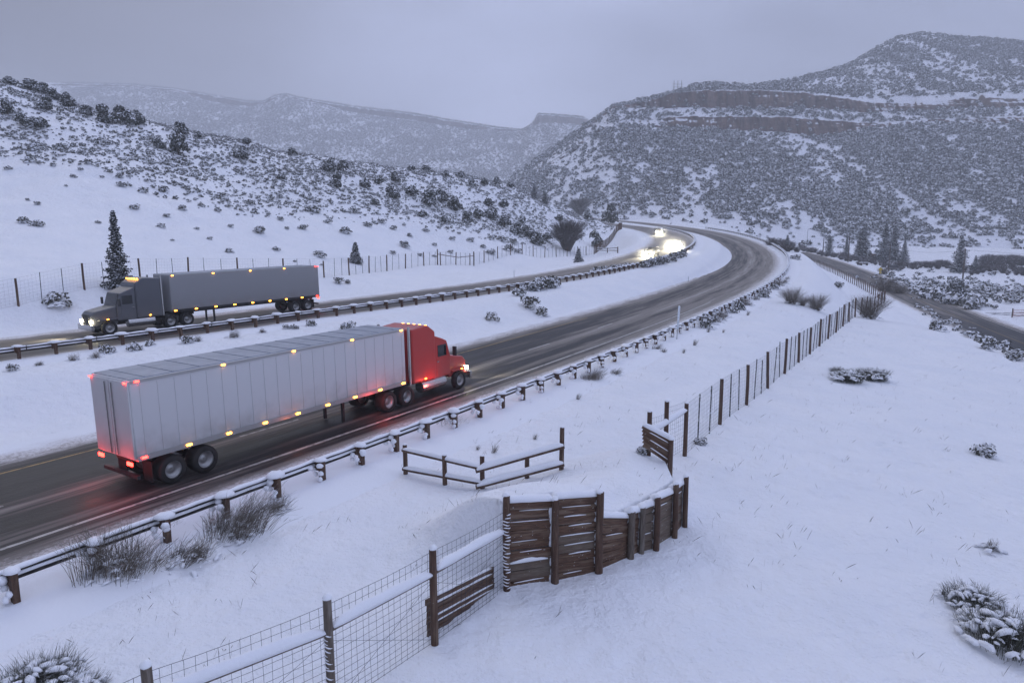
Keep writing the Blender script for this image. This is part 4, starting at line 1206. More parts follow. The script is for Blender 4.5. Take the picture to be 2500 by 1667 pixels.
def spruce_mesh(h, r, seed, levels=22, leaf=1.0):
    rg = np.random.default_rng(seed); P = []; Nn = []; S = []
    for l in range(levels):
        f = l / levels; z = h * (.06 + .92 * f); R_ = r * (1 - f) ** .8 * (.72 + .5 * rg.random()) + .05
        nb = int(9 + 7 * (1 - f)); ph = rg.random() * 6.28
        for b in range(nb):
            a = ph + 6.2832 * b / nb + rg.normal() * .15; L = R_ * (.75 + .4 * rg.random())
            ns = max(3, int(L / (.19 * leaf)))
            for q in range(ns):
                t = (q + .6) / ns; rr = L * t; dz = -.28 * L * t + .16 * L * t * t
                c = np.array([math.cos(a) * rr, math.sin(a) * rr, z + dz])
                side = np.array([-math.sin(a), math.cos(a), 0])
                for sgn in (-1, 1, 0):
                    P.append(c + side * sgn * .11 * leaf * (1.2 - t) + rg.normal(size=3) * .03)
                    Nn.append(np.array([math.cos(a) * .35, math.sin(a) * .35, .75]) + side * sgn * .55 + rg.normal(size=3) * .35); S.append(.155 * leaf * (1.15 - .4 * t))
    V, Q = leaf_quads(np.array(P), np.array(Nn), np.array(S), rg, .6)
    me = np_mesh('crown', V, Q); me.materials.append(M_SPR); return me
def tree(name, p, sx, sz, crown, trunk, label, cat, group=None, rz=None, th_=1.0):
    o = empty(name, (p[0], p[1], p[2] - .08), random.random() * 6.28 if rz is None else rz); tag(o, label, cat, group)
    c = add('crown', crown, None, o); c.scale = (sx, sx, sz)
    if trunk is not None:
        t = add('trunk', trunk, None, o); t.scale = (th_, th_, sz * .8)
    return o
def shrub(name, p, s, stems, snow, label, cat='shrub', group=None, rz=None, part='stems', sz=None):
    o = empty(name, (p[0], p[1], p[2] - .05), (random.random() - .5) * .8 if rz is None else rz); tag(o, label, cat, group)
    c = add(part, stems, None, o); c.scale = (s, s, sz or s)
    if snow is not None:
        q = tag(add('snow_clump', snow, None, o), kind='stuff'); q.scale = (s, s, s); q.rotation_euler = (0, 0, random.random() * 6)
    return o
random.seed(3)
# foreground and roadside shrubs: photo foot, size, kind
NEAR = [
 ('rabbitbrush', 290, 1402, 1.5, STICKBIG[0], SNOWLOW[0], 'largest dry wind-combed shrub against the guardrail at lower left'),
 ('rabbitbrush', 405, 1330, 1.15, STICK[0], SNOWLOW[1], 'narrow upright dry shrub just right of the largest roadside shrub'),
 ('rabbitbrush', 462, 1372, 1.25, STICK[1], SNOWLOW[2], 'dry shrub half buried in snow below the guardrail, third from left'),
 ('rabbitbrush', 556, 1212, .72, STICK[2], None, 'upright dry tuft behind the guardrail rising above its beam'),
 ('rabbitbrush', 570, 1305, 1.4, STICKBIG[1], SNOWLOW[1], 'wide sprawling dry shrub leaning right under the guardrail'),
 ('rabbitbrush', 668, 1255, 1.05, STICK[0], SNOWLOW[2], 'thin grey shrub at the right end of the lower-left roadside clump'),
 ('rabbitbrush', 270, 1288, .5, TUFT[1], None, 'small dry tuft poking over the guardrail at lower left'),
 ('rabbitbrush', 1108, 1062, 1.15, STICKBIG[0], SNOWLOW[0], 'round dry shrub tucked against the guardrail above the rail fence'),
 ('rabbitbrush', 1440, 930, .9, STICKBIG[1], SNOWLOW[2], 'dry shrub against the guardrail left of the snow-plastered marker'),
 ('rabbitbrush', 1500, 915, .75, STICK[2], SNOWLOW[1], 'thin dry shrub on open snow just right of a guardrail shrub'),
 ('rabbitbrush', 1601, 856, .8, STICK[1], None, 'dark dry shrub beneath the guardrail beside the tall marker'),
 ('rabbitbrush', 1617, 862, .6, STICK[0], None, 'smaller dry shrub right of the one beside the tall marker'),
 ('rabbitbrush', 1410, 975, .9, TUFT[0], None, 'lone dry tuft between guardrail and long deer fence'),
 ('rabbitbrush', 1305, 1072, .7, TUFT[2], None, 'small dry tuft above the taller end of the rail fence'),
 ('rabbitbrush', 1205, 1105, .9, TUFT[1], None, 'dry grass tuft behind the bend of the rail fence'),
 ('rabbitbrush', 1165, 1098, .6, TUFT[0], None, 'tiny dry tuft behind the middle of the rail fence'),
 ('rabbitbrush', 1728, 812, 1.1, TUFT[2], None, 'dry tuft on the slope right of the guardrail marker'),
 ('rabbitbrush', 1765, 812, .8, TUFT[1], None, 'pale tuft beside another tuft on the slope above the fence'),
 ('rabbitbrush', 1695, 843, 1.2, TUFT[0], None, 'dry tuft low on the slope under the guardrail marker'),
 ('rabbitbrush', 1668, 862, .9, TUFT[2], None, 'upright pale tuft near the foot of the guardrail marker'),
 ('rabbitbrush', 1825, 770, 1.2, TUFT[1], None, 'small tuft between guardrail bend and bushy shrub pair'),
 ('bare_shrub', 1932, 742, 1.35, BARE[0], SNOWLOW[0], 'olive-brown bushy shrub standing between guardrail bend and fence'),
 ('bare_shrub', 1958, 746, .75, BARE[1], None, 'small shrub wedged between two larger bare shrubs above the fence'),
 ('bare_shrub', 1993, 757, 1.35, BARE[2], SNOWLOW[1], 'open-branched bare shrub touching the upper fence line'),
 ('bare_shrub', 2122, 778, 2.0, BARE[1], SNOWLOW[2], 'large bare shrub growing through the top end of the long fence'),
 ('bare_shrub', 2160, 716, 2.6, BARE[2], None, 'broad brown thicket beside the side road behind the fence corner'),
 ('bare_shrub', 2195, 722, 1.8, BARE[0], SNOWLOW[1], 'snow-streaked thicket at the edge of the side road'),
 ('sagebrush', 2047, 704, 1.9, SAGE[0], SNOWB[0], 'snow-loaded sagebrush alone on the slope below the guardrail bend'),
 ('sagebrush', 2155, 732, 1.2, SAGE[1], SNOWB[1], 'small sagebrush just right of the fence corner'),
 ('sagebrush', 2068, 930, 1.5, SAGE_N[0], SNOWB_N[0], 'grey sagebrush lumped with snow on the open right-hand slope'),
 ('sagebrush', 2128, 926, 1.45, SAGE_N[1], SNOWB_N[1], 'taller sagebrush of the pair on the open right-hand slope'),
 ('dead_branch', 2040, 914, .42, BARE[0], None, 'bare dead branch left of the sagebrush pair on the right slope'),
 ('sagebrush', 2292, 808, 1.9, SAGE[2], SNOWB[2], 'dark sagebrush on the bank edge above the side road'),
 ('sagebrush', 2410, 853, 1.7, SAGE[3], SNOWB[3], 'low sagebrush on the snowy bank at the right edge'),
 ('sagebrush', 2478, 880, 1.8, SAGE[0], SNOWB[1], 'last sagebrush on the bank before the right edge'),
 ('sagebrush', 2405, 1112, .9, SAGE[1], SNOWB[2], 'flat snow-buried sagebrush on the empty slope at right'),
 ('sagebrush', 2415, 1345, 1.0, TUFT[0], SNOWB[0], 'almost buried sagebrush mound near the right edge'),
 ('sagebrush', 2372, 1480, .95, SAGE_N[0], SNOWB_N[0], 'snow-clumped sagebrush at lower right, left of the larger one'),
 ('sagebrush', 2300, 1452, .5, TUFT[1], SNOWLOW[0], 'sparse twigs at the left end of the lower-right sagebrush'),
 ('sagebrush', 2455, 1570, 1.35, SAGE_N[1], SNOWB_N[1], 'large sagebrush full of snow cut by the right edge at bottom'),
 ('sagebrush', 95, 1690, 1.15, SAGE_N[0], SNOWB_N[1], 'big green-grey sagebrush with snow clumps at the bottom left corner'),
 ('sagebrush', 190, 1705, .75, SAGE_N[1], SNOWB_N[0], 'snow-heavy right half of the bottom-left sagebrush'),
 ('sagebrush', 1570, 1108, .5, SAGE[0], SNOWB[1], 'little shrub poking from the mound left of the board panel'),
 ('sagebrush', 1712, 1085, .55, SAGE[1], SNOWB[2], 'snowy shrub at the foot of the first long-fence posts'),
 ('sagebrush', 851, 806, 1.1, SAGE[1], SNOWB[0], 'rounded dry bush alone in the median above the near truck'),
 ('sagebrush', 1203, 783, 1.25, SAGE[2], None, 'dark bush in the median right of the near truck cab'),
 ('sagebrush', 1292, 752, 1.9, SAGE[3], SNOWB[1], 'snowy sprawling bush in the median below the far guardrail'),
 ('sagebrush', 1325, 770, 1.4, SAGE[0], SNOWB[2], 'lower of two snowy bushes in the median'),
 ('sagebrush', 1270, 722, 1.6, SAGE[1], SNOWB[3], 'snow-covered bush close under the far guardrail'),
 ('sagebrush', 142, 748, 1.8, SAGE[2], SNOWB[0], 'bush on the verge at far left below the hillside fence'),
 ('sagebrush', 826, 692, 1.2, SAGE[3], SNOWB[1], 'small bush on the snow verge right of the far truck'),
 ('sagebrush', 850, 692, .8, SAGE[0], None, 'twiggy little bush beside another on the far verge'),
]
for nm, px, py, s, stems, snow, lab in NEAR:
    p = ray_ground(px, min(py, 1666) if py < 1667 else py)
    if p is None: continue
    part = 'foliage' if stems in SAGE else 'stems'
    o = shrub(nm, p, s, stems, snow, lab, 'branch' if nm == 'dead_branch' else 'shrub', None, (0.6 if stems in SAGE_N else -.25), part)
# brush along the far guardrail and the outer rail
k = 0
for px, py in [(x, 706 - (x - 1300) * .19 + 3) for x in np.arange(1300, 1360, 14)] + [(x, np.interp(x, [1445, 1560, 1620, 1668, 1692], [676, 656, 643, 624, 602])) for x in np.arange(1445, 1690, 9)]:
    p = ray_ground(px + rgf.normal() * 2, py + 1.5)
    if p is None: continue
    shrub('roadside_brush', p, 1.5 + .9 * rgf.random(), SAGE[k % 4], SNOWB[k % 4] if k % 3 == 0 else None, 'brown brush in the continuous row under the far guardrail', 'shrub', 'brush row along the far guardrail', rgf.random() * 6, 'foliage', 1.7 + rgf.random() * .6); k += 1
for px, py in [(x, np.interp(x, [1700, 1807, 1864, 1905, 1932, 1940, 1925], [806, 750, 716, 690, 664, 645, 628])) for x in np.concatenate([np.arange(1720, 1930, 11), [1936, 1941]])]:
    p = ray_ground(px + 4 + rgf.normal() * 3, py + 3 + rgf.random() * 4)
    if p is None: continue
    shrub('roadside_brush', p, .9 + .8 * rgf.random(), (STICK + SAGE)[k % 7], SNOWLOW[k % 3], 'dry brush growing against the outer guardrail of the bend', 'shrub', 'brush along the outer guardrail of the bend', rgf.random() * 6); k += 1
TL = [t_ + u_ for t_ in ('near the truck cab, ', 'below the truck, ', 'right of the truck, ', 'beside the median bushes, ') for u_ in ('leftmost', 'second from left', 'third from left', 'fourth from left', 'fifth from left')]
for q_, (px, py) in enumerate([(30, 905), (95, 892), (180, 880), (235, 874), (262, 862), (330, 855), (370, 846), (455, 838), (480, 834), (570, 824), (640, 812), (700, 803), (720, 803), (760, 795), (985, 745), (1010, 748), (1070, 738), (1115, 730), (1150, 728), (1180, 722)]):
    p = ray_ground(px, py)
    shrub('roadside_brush', p, .5 + .45 * rgf.random(), (STICK + SAGE)[k % 7], SNOWLOW[k % 3], 'scrubby tuft below the far guardrail ' + TL[q_], 'shrub', 'tufts below the far guardrail', rgf.random() * 6); k += 1

def place_labels(pts_, noun, marks, rows):
    """wording that singles each out: nearest landmark, height on the slope, order from the left"""
    ORD = ['leftmost', 'second from left', 'third from left', 'fourth from left', 'fifth from left', 'sixth from left', 'seventh from left', 'eighth from left', 'ninth from left', 'tenth from left']
    keyed = {}
    for i, (px, py) in enumerate(pts_):
        mk = min(marks, key=lambda q: abs(q[0] - px))[1]; rw = next(t for lim, t in rows if py <= lim)
        keyed.setdefault((mk, rw), []).append((px, i))
    out_ = {}
    for (mk, rw), L in keyed.items():
        L.sort()
        for n_, (px, i) in enumerate(L):
            out_[i] = f'{noun} {rw} {mk}' + ('' if len(L) == 1 else ', ' + (ORD[n_] if n_ < 10 else f'number {n_ + 1} from left'))
    return [out_[i] for i in range(len(pts_))]
# hillside junipers (photo foot x, y, width in photo pixels, height)
JUNIPERS = [(24, 198, 45, 25), (75, 222, 55, 33), (105, 228, 48, 32), (132, 243, 44, 36), (166, 262, 46, 46), (212, 283, 44, 30), (255, 300, 60, 52), (302, 303, 66, 58), (335, 303, 46, 44), (18, 280, 46, 42), (114, 268, 46, 40), (60, 305, 50, 36), (98, 312, 55, 34),
 (436, 378, 62, 62), (442, 330, 46, 40), (388, 362, 44, 34), (590, 388, 50, 38), (602, 352, 32, 20), (486, 338, 24, 22), (711, 380, 36, 26), (805, 420, 44, 40), (838, 420, 40, 36), (822, 458, 46, 42), (688, 440, 32, 22), (891, 458, 40, 30), (925, 450, 30, 24), (963, 444, 36, 32), (958, 484, 46, 40), (1005, 478, 40, 34),
 (1050, 505, 56, 48), (1078, 492, 46, 36), (1109, 514, 50, 46), (1040, 418, 34, 20), (1003, 417, 30, 18), (1090, 432, 30, 20), (1122, 434, 32, 22), (1151, 454, 28, 24), (1182, 454, 26, 26), (1212, 452, 30, 26), (1247, 458, 26, 20), (1193, 504, 36, 28), (1228, 507, 36, 26), (1142, 545, 46, 36), (1170, 535, 40, 34), (1200, 534, 50, 38), (1231, 555, 46, 36), (1262, 572, 44, 36), (1290, 578, 48, 38), (1312, 598, 48, 42), (1335, 588, 36, 26), (1453, 602, 46, 46), (1434, 536, 30, 24), (1275, 545, 30, 22), (1365, 540, 30, 22), (1085, 545, 34, 24), (1030, 530, 36, 22), (915, 500, 34, 20)]
JL = place_labels([q[:2] for q in JUNIPERS], 'juniper', [(60, 'at the far left'), (290, 'in the big left clump'), (440, 'right of the big clump'), (650, 'above the far truck trailer'), (830, 'above the small spruce'), (960, 'left of the dense tree band'), (1080, 'in the dense tree band'), (1200, 'right of the dense tree band'), (1310, 'above the big leafless tree'), (1440, 'by the far curve')], [(300, 'on the skyline'), (400, 'high on the hill'), (460, 'near the crest'), (520, 'halfway down the slope'), (700, 'low on the slope')])
for i, (px, py, wp, hp) in enumerate(JUNIPERS):
    p = ray_ground(px, py)
    if p is None: p = ray_ground(px, py + 8)
    if p is None: continue
    d = p[1] * CP - (p[2] - HC) * SP
    wm = wp * d / F; hm = hp * d / F
    big = wp > 43
    l_, g_ = JL[i], 'hillside junipers'
    tree('juniper_tree', p, wm / 4.6, hm / 3.3, (JUN if big else JUNL)[i % 4], JTRUNK, l_, 'tree', g_)
for px, py, wp, hp, lab in [(1385, 612, 85, 78, 'big leafless grey tree at the foot of the wooded slope'), (1415, 524, 58, 42, 'bare bushy tree on the low crest left of the far curve')]:
    p = ray_ground(px, py); d = p[1]
    tree('bare_tree', p, wp * d / F / 5.4, hp * d / F / 5.4, OAK[0 if wp > 60 else 1], trunk_mesh(3.0, .2), lab, 'tree')
p = ray_ground(1490, 545) if ray_ground(1490, 545) is not None else ray_ground(1490, 556)
d = p[1]; tree('juniper_tree', p, 52 * d / F / 4.6, 60 * d / F / 3.3, JUN[0], JTRUNK, 'dense dark tree beside the road where it leaves sight', 'tree')
# conifers
SPR = [spruce_mesh(7.4, 1.5, 5, 30), spruce_mesh(2.6, .75, 6, 16, .7), spruce_mesh(12, 2.6, 7, 26, 1.7), spruce_mesh(12, 2.4, 8, 26, 1.7)]
def conifer(px, py, hpx, wpx, k, h0, r0, lab, dist=None, cat='tree', name='spruce_tree'):
    p = ray_ground(px, py)
    if p is None:
        return
    d = p[1] * CP - (p[2] - HC) * SP
    o = tree(name, p, wpx * d / F / (2 * r0), hpx * d / F / h0, SPR[k], None, lab, cat)
    t = add('trunk', MB().tube([(0, 0, -.4), (0, 0, h0 * .95)], [h0 * .016, .02], 7).mesh('trunk', M_BARK), None, o); t.scale = (1, 1, hpx * d / F / h0)
conifer(291, 705, 196, 66, 0, 7.4, 1.5, 'tall slim snow-dusted spruce at the hillside fence on the left')
conifer(868, 643, 54, 32, 1, 2.6, .75, 'small snow-covered spruce behind the hillside fence')
conifer(1412, 640, 36, 24, 1, 2.6, .75, 'little snow-white spruce on the verge at the fence end')
conifer(1304, 486, 38, 22, 0, 7.4, 1.5, 'taller pine on the low crest before the far curve', name='pine_tree')
conifer(1330, 497, 30, 24, 0, 7.4, 1.5, 'shorter pine just right of the crest pine', name='pine_tree')
for px, py, hp, wp, lab in [(1921, 610, 38, 22, 'small spruce beside the outer guardrail at the bend'), (2023, 625, 52, 27, 'spruce next to the leftmost utility pole in the valley'), (2065, 628, 52, 20, 'thin spruce touching the valley utility pole'), (2106, 636, 94, 42, 'tallest left spruce of the big valley pair'), (2096, 634, 70, 30, 'spruce leaning against the tallest left spruce'),
    (2158, 638, 94, 40, 'left trunk of the big double spruce in the valley'), (2180, 638, 90, 38, 'right trunk of the big double spruce in the valley'), (2206, 640, 54, 30, 'shorter spruce at the right foot of the double spruce'), (2138, 634, 28, 22, 'small spruce between the two big valley spruces'), (2341, 665, 92, 46, 'lone spruce behind the right-hand utility pole'), (2379, 666, 44, 24, 'small spruce right of the lone spruce')]:
    conifer(px, py, hp, wp, 2 if px % 2 else 3, 12, 2.6 if px % 2 else 2.4, lab)
p = ray_ground(2333, 724); d = p[1]; tree('juniper_tree', p, 58 * d / F / 4.6, 48 * d / F / 3.3, JUN[1], JTRUNK, 'snow-flecked juniper at the foot of the right-hand utility pole', 'tree')

# isolated sagebrush on the lower snowy slope
SLOPE = [(780, 628, 44), (675, 611, 27), (990, 604, 42), (1101, 618, 22), (632, 568, 45), (898, 553, 32), (1002, 578, 26), (1105, 586, 24), (845, 570, 44), (765, 518, 55), (562, 617, 32), (513, 585, 20), (785, 648, 15), (21, 414, 26), (75, 398, 42), (129, 406, 24), (180, 434, 24), (196, 415, 18), (90, 368, 48), (216, 401, 34), (294, 434, 32), (297, 456, 34), (349, 471, 38), (399, 466, 34), (447, 513, 34), (330, 510, 34), (69, 490, 18), (91, 500, 24), (60, 545, 44), (90, 553, 44), (393, 556, 30), (408, 530, 24), (492, 505, 26), (420, 588, 15), (686, 538, 26), (564, 555, 22), (540, 480, 30), (610, 500, 34), (660, 490, 30), (700, 560, 20), (740, 560, 34), (800, 545, 30), (860, 520, 34), (930, 545, 30), (960, 560, 28), (1040, 565, 24), (1060, 600, 20), (1150, 590, 28), (1180, 605, 24), (240, 545, 20), (275, 545, 22), (150, 365, 40), (160, 455, 14), (480, 560, 18), (960, 620, 24), (1025, 625, 20), (1060, 628, 18), (1200, 620, 34), (1240, 612, 40), (1265, 618, 30), (1225, 590, 40), (1200, 585, 34), (1255, 595, 36), (720, 640, 16)]
SL = place_labels([q[:2] for q in SLOPE], 'snow-capped sagebrush', [(60, 'at the left edge of the hillside'), (190, 'left of the tall spruce'), (300, 'above the tall spruce'), (420, 'right of the tall spruce'), (560, 'above the truck trailer'), (720, 'right of the truck trailer'), (868, 'near the small fence-side spruce'), (1000, 'left of the fence brace'), (1110, 'above the fence brace'), (1230, 'beside the wooded slope')], [(420, 'high'), (500, 'midway up'), (560, 'lower down'), (605, 'low'), (700, 'just above the fence')])
for i, (px, py, wp) in enumerate(SLOPE):
    p = ray_ground(px, py)
    if p is None: continue
    d = p[1]; s = wp * d / F / 1.5
    shrub('sagebrush', p, s, SAGE[i % 4], SNOWB[i % 4], SL[i], 'shrub', 'lone sagebrush on the lower hillside', rgf.random() * 6, 'foliage', s * .85)
# dense sagebrush cover higher up: nobody could count it
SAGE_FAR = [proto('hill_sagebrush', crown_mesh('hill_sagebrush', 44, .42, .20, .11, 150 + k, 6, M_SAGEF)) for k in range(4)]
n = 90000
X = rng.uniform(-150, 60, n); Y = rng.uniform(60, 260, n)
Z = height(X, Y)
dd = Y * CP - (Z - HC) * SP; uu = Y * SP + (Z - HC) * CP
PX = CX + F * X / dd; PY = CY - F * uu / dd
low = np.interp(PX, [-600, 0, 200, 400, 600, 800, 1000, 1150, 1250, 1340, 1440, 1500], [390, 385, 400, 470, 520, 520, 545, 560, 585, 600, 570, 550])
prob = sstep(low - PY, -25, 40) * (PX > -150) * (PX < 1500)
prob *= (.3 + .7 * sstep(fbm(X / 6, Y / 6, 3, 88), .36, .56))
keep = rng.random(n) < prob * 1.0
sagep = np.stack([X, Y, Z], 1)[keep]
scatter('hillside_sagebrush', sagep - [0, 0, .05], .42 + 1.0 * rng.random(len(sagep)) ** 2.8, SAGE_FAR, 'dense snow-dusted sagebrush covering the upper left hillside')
# valley brush beyond the side road
WIL = [proto('valley_brush', stick_mesh('valley_brush', 90, 2.2, 1.9, (0, 0), 170 + k, .05, M_WILLOW, .2, .7, .6, 1)) for k in range(3)]
def band_mass(name, poly, n, th_, sc0, sc1, protos, label):
    xs, ys = zip(*poly); x = rgf.uniform(xs[0], xs[-1], n); y = np.interp(x, xs, ys) + rgf.normal(size=n) * th_
    L = ray_ground_many(x, y)
    scatter(name, L, sc0 + (sc1 - sc0) * rng.random(len(L)) ** 1.6, protos, label)
band_mass('valley_willows', [(1880, 598), (1960, 614), (2040, 628), (2120, 640), (2200, 652), (2300, 652), (2400, 662), (2500, 668)], 230, 4, .45, 1.05, WIL, 'dark leafless willow thicket along the valley bottom')
band_mass('valley_willows', [(2400, 650), (2440, 640), (2500, 645)], 60, 5, .9, 1.6, WIL, 'dark willow thicket at the right edge of the valley')
band_mass('valley_scrub', [(2130, 680), (2200, 690), (2300, 705), (2400, 710), (2500, 720)], 320, 15, .8, 2.6, SAGE_FAR, 'snowy sage and scrub on the flat beyond the side road')
band_mass('valley_scrub', [(2230, 715), (2300, 735), (2350, 745), (2390, 752)], 120, 4, 1.8, 4.2, SAGE_FAR, 'brown brush lining the far side of the side road')
band_mass('bank_scrub', [(2230, 746), (2306, 790), (2396, 832), (2500, 876)], 60, 5, .8, 2.2, SAGE_FAR, 'low scrub along the lip of the bank above the side road')
# dead grass tips standing through the snow
def grass():
    n = 2600; rg = np.random.default_rng(4)
    a = np.radians(rg.uniform(-42, 42, n)); r = 7 + 75 * rg.random(n) ** 1.3
    X = np.sin(a) * r; Y = np.cos(a) * r
    m = fbm(X / 4, Y / 4, 3, 99) > .47 - .08 * (X > 4); X, Y = X[m], Y[m]
    _, off, _, _ = RA.locate(X, Y); m = off > 3.0; X, Y = X[m], Y[m]
    cl_ = rg.integers(1, 4, len(X)); X = np.repeat(X, cl_) + rg.normal(size=cl_.sum()) * .09; Y = np.repeat(Y, cl_) + rg.normal(size=cl_.sum()) * .09
    Z = height(X, Y) - .03; n = len(X)
    h = .08 + .26 * rg.random(n) ** 1.6; ln = np.stack([h * (.2 + .45 * rg.normal(size=n)), h * .45 * rg.normal(size=n), h], 1)
    B = np.stack([X, Y, Z], 1); th_ = rg.random(n) * 6.28; s = np.stack([np.cos(th_), np.sin(th_), 0 * th_], 1) * .0024
    V = np.stack([B - s, B + s, B + ln * .55 + s * .8 + [0, 0, .02], B + ln], 1).reshape(-1, 3)
    me = np_mesh('dead_grass', V, np.arange(4 * n).reshape(n, 4)); o = add('dead_grass', me, M_TWIG); tag(o, 'sparse dead grass tips poking through the foreground snow', None, None, 'stuff')
grass()

# ---------------------------------------------------------------- vehicles
def m_paint_car(name, c, rough=.35, dirt=.35):
    m, t, b = mat(name)
    n1 = noise(t, 1.6, 4, .6, objco(t)); g = t.nodes.new('ShaderNodeNewGeometry')
    sx = t.nodes.new('ShaderNodeSeparateXYZ'); lk(t, objco(t), sx.inputs[0])
    grime = math_n(t, 'MULTIPLY', smooth(t, math_n(t, 'ADD', sx.outputs[2], math_n(t, 'MULTIPLY', math_n(t, 'SUBTRACT', n1, .5), 1.6)), .5, 2.4, 1.0, 0.12), dirt)
    lk(t, mixc(t, grime, c, (.20, .18, .165)), b.inputs['Base Color'])
    b.inputs['Roughness'].default_value = rough; return m
def m_emit(name, c, s, base=(.2, .2, .2)):
    m, t, b = mat(name); b.inputs['Base Color'].default_value = (*base, 1)
    b.inputs['Emission Color'].default_value = (*c, 1); b.inputs['Emission Strength'].default_value = s; return m
M_TRAILER = m_paint_car('white_trailer_paint', (.60, .61, .63), .45, .65)
M_TROOF = m_plain('trailer_roof', (.24, .27, .33), .5, 0, 1.5, (.32, .35, .41))
M_TRAILERG = m_paint_car('grey_trailer_paint', (.33, .34, .36), .45, .55)
M_CABRED = m_paint_car('red_cab_paint', (.42, .025, .02), .3, .25)
M_CABGREY = m_paint_car('charcoal_cab_paint', (.10, .11, .13), .35, .4)
M_GLASS = m_plain('dark_glass', (.015, .018, .022), .08)
M_RUBBER = m_plain('tyre_rubber', (.018, .018, .018), .85)
M_RIM = m_plain('wheel_rim', (.38, .38, .38), .4, .7)
M_CHROME = m_plain('bright_metal', (.5, .5, .5), .25, .9)
M_FRAME = m_plain('chassis_black', (.02, .02, .022), .6)
M_AMBER = m_emit('amber_lamp', (1.0, .36, .03), 14)
M_RED = m_emit('red_lamp', (1.0, .02, .012), 16)
M_HEAD = m_emit('headlamp', (1.0, .93, .70), 120)
M_HEADT = m_emit('truck_headlamp', (1.0, .90, .62), 60)
def wheel_meshes(r, wd):
    prof = [(r * .62, -wd / 2), (r * .93, -wd / 2), (r, -wd / 2 * .75), (r, wd / 2 * .75), (r * .93, wd / 2), (r * .62, wd / 2)]
    mb = MB(); n = 24
    rings = [[(math.cos(6.2832 * j / n) * q, y, math.sin(6.2832 * j / n) * q) for j in range(n)] for q, y in prof]
    mb.loft(rings, caps=False); ty = mb.mesh('tyre', M_RUBBER, True)
    mb = MB(); prof = [(.02, -wd / 2 * .45), (r * .22, -wd / 2 * .5), (r * .30, -wd / 2 * .2), (r * .56, -wd / 2 * .55), (r * .63, -wd / 2 * .9), (r * .63, wd / 2 * .9), (r * .3, wd / 2 * .3), (.02, wd / 2 * .3)]
    rings = [[(math.cos(6.2832 * j / 16) * q, y, math.sin(6.2832 * j / 16) * q) for j in range(16)] for q, y in prof]
    mb.loft(rings, caps=False); ri = mb.mesh('rim', M_RIM, True)
    return ty, ri
TW_ = wheel_meshes(.52, .30); TWD = wheel_meshes(.52, .60); CW = wheel_meshes(.36, .24)
def wheel(root, x, y, z, ms, flip=False):
    w_ = empty('wheel', (x, y, z)); w_.parent = root; w_.rotation_euler = (0, 0, math.pi if flip else 0)
    add('tyre', ms[0], None, w_); add('rim', ms[1], None, w_)
def lamp(root, name, c, size, m_):
    o = MB().box((0, 0, 0), size).build(name, m_, root); o.location = c; bevel(o, min(size) * .25, 1); return o
def glow(root, c, color, energy, size=.12, spot=None, rot=None):
    d = bpy.data.lights.new('glow_light', 'SPOT' if spot else 'POINT'); d.energy = energy; d.color = color; d.shadow_soft_size = size
    if spot: d.spot_size = math.radians(spot); d.spot_blend = .6
    o = bpy.data.objects.new('glow_light', d); COL.objects.link(o); o.parent = root; o.location = c
    if rot is not None: o.rotation_euler = rot
    return o
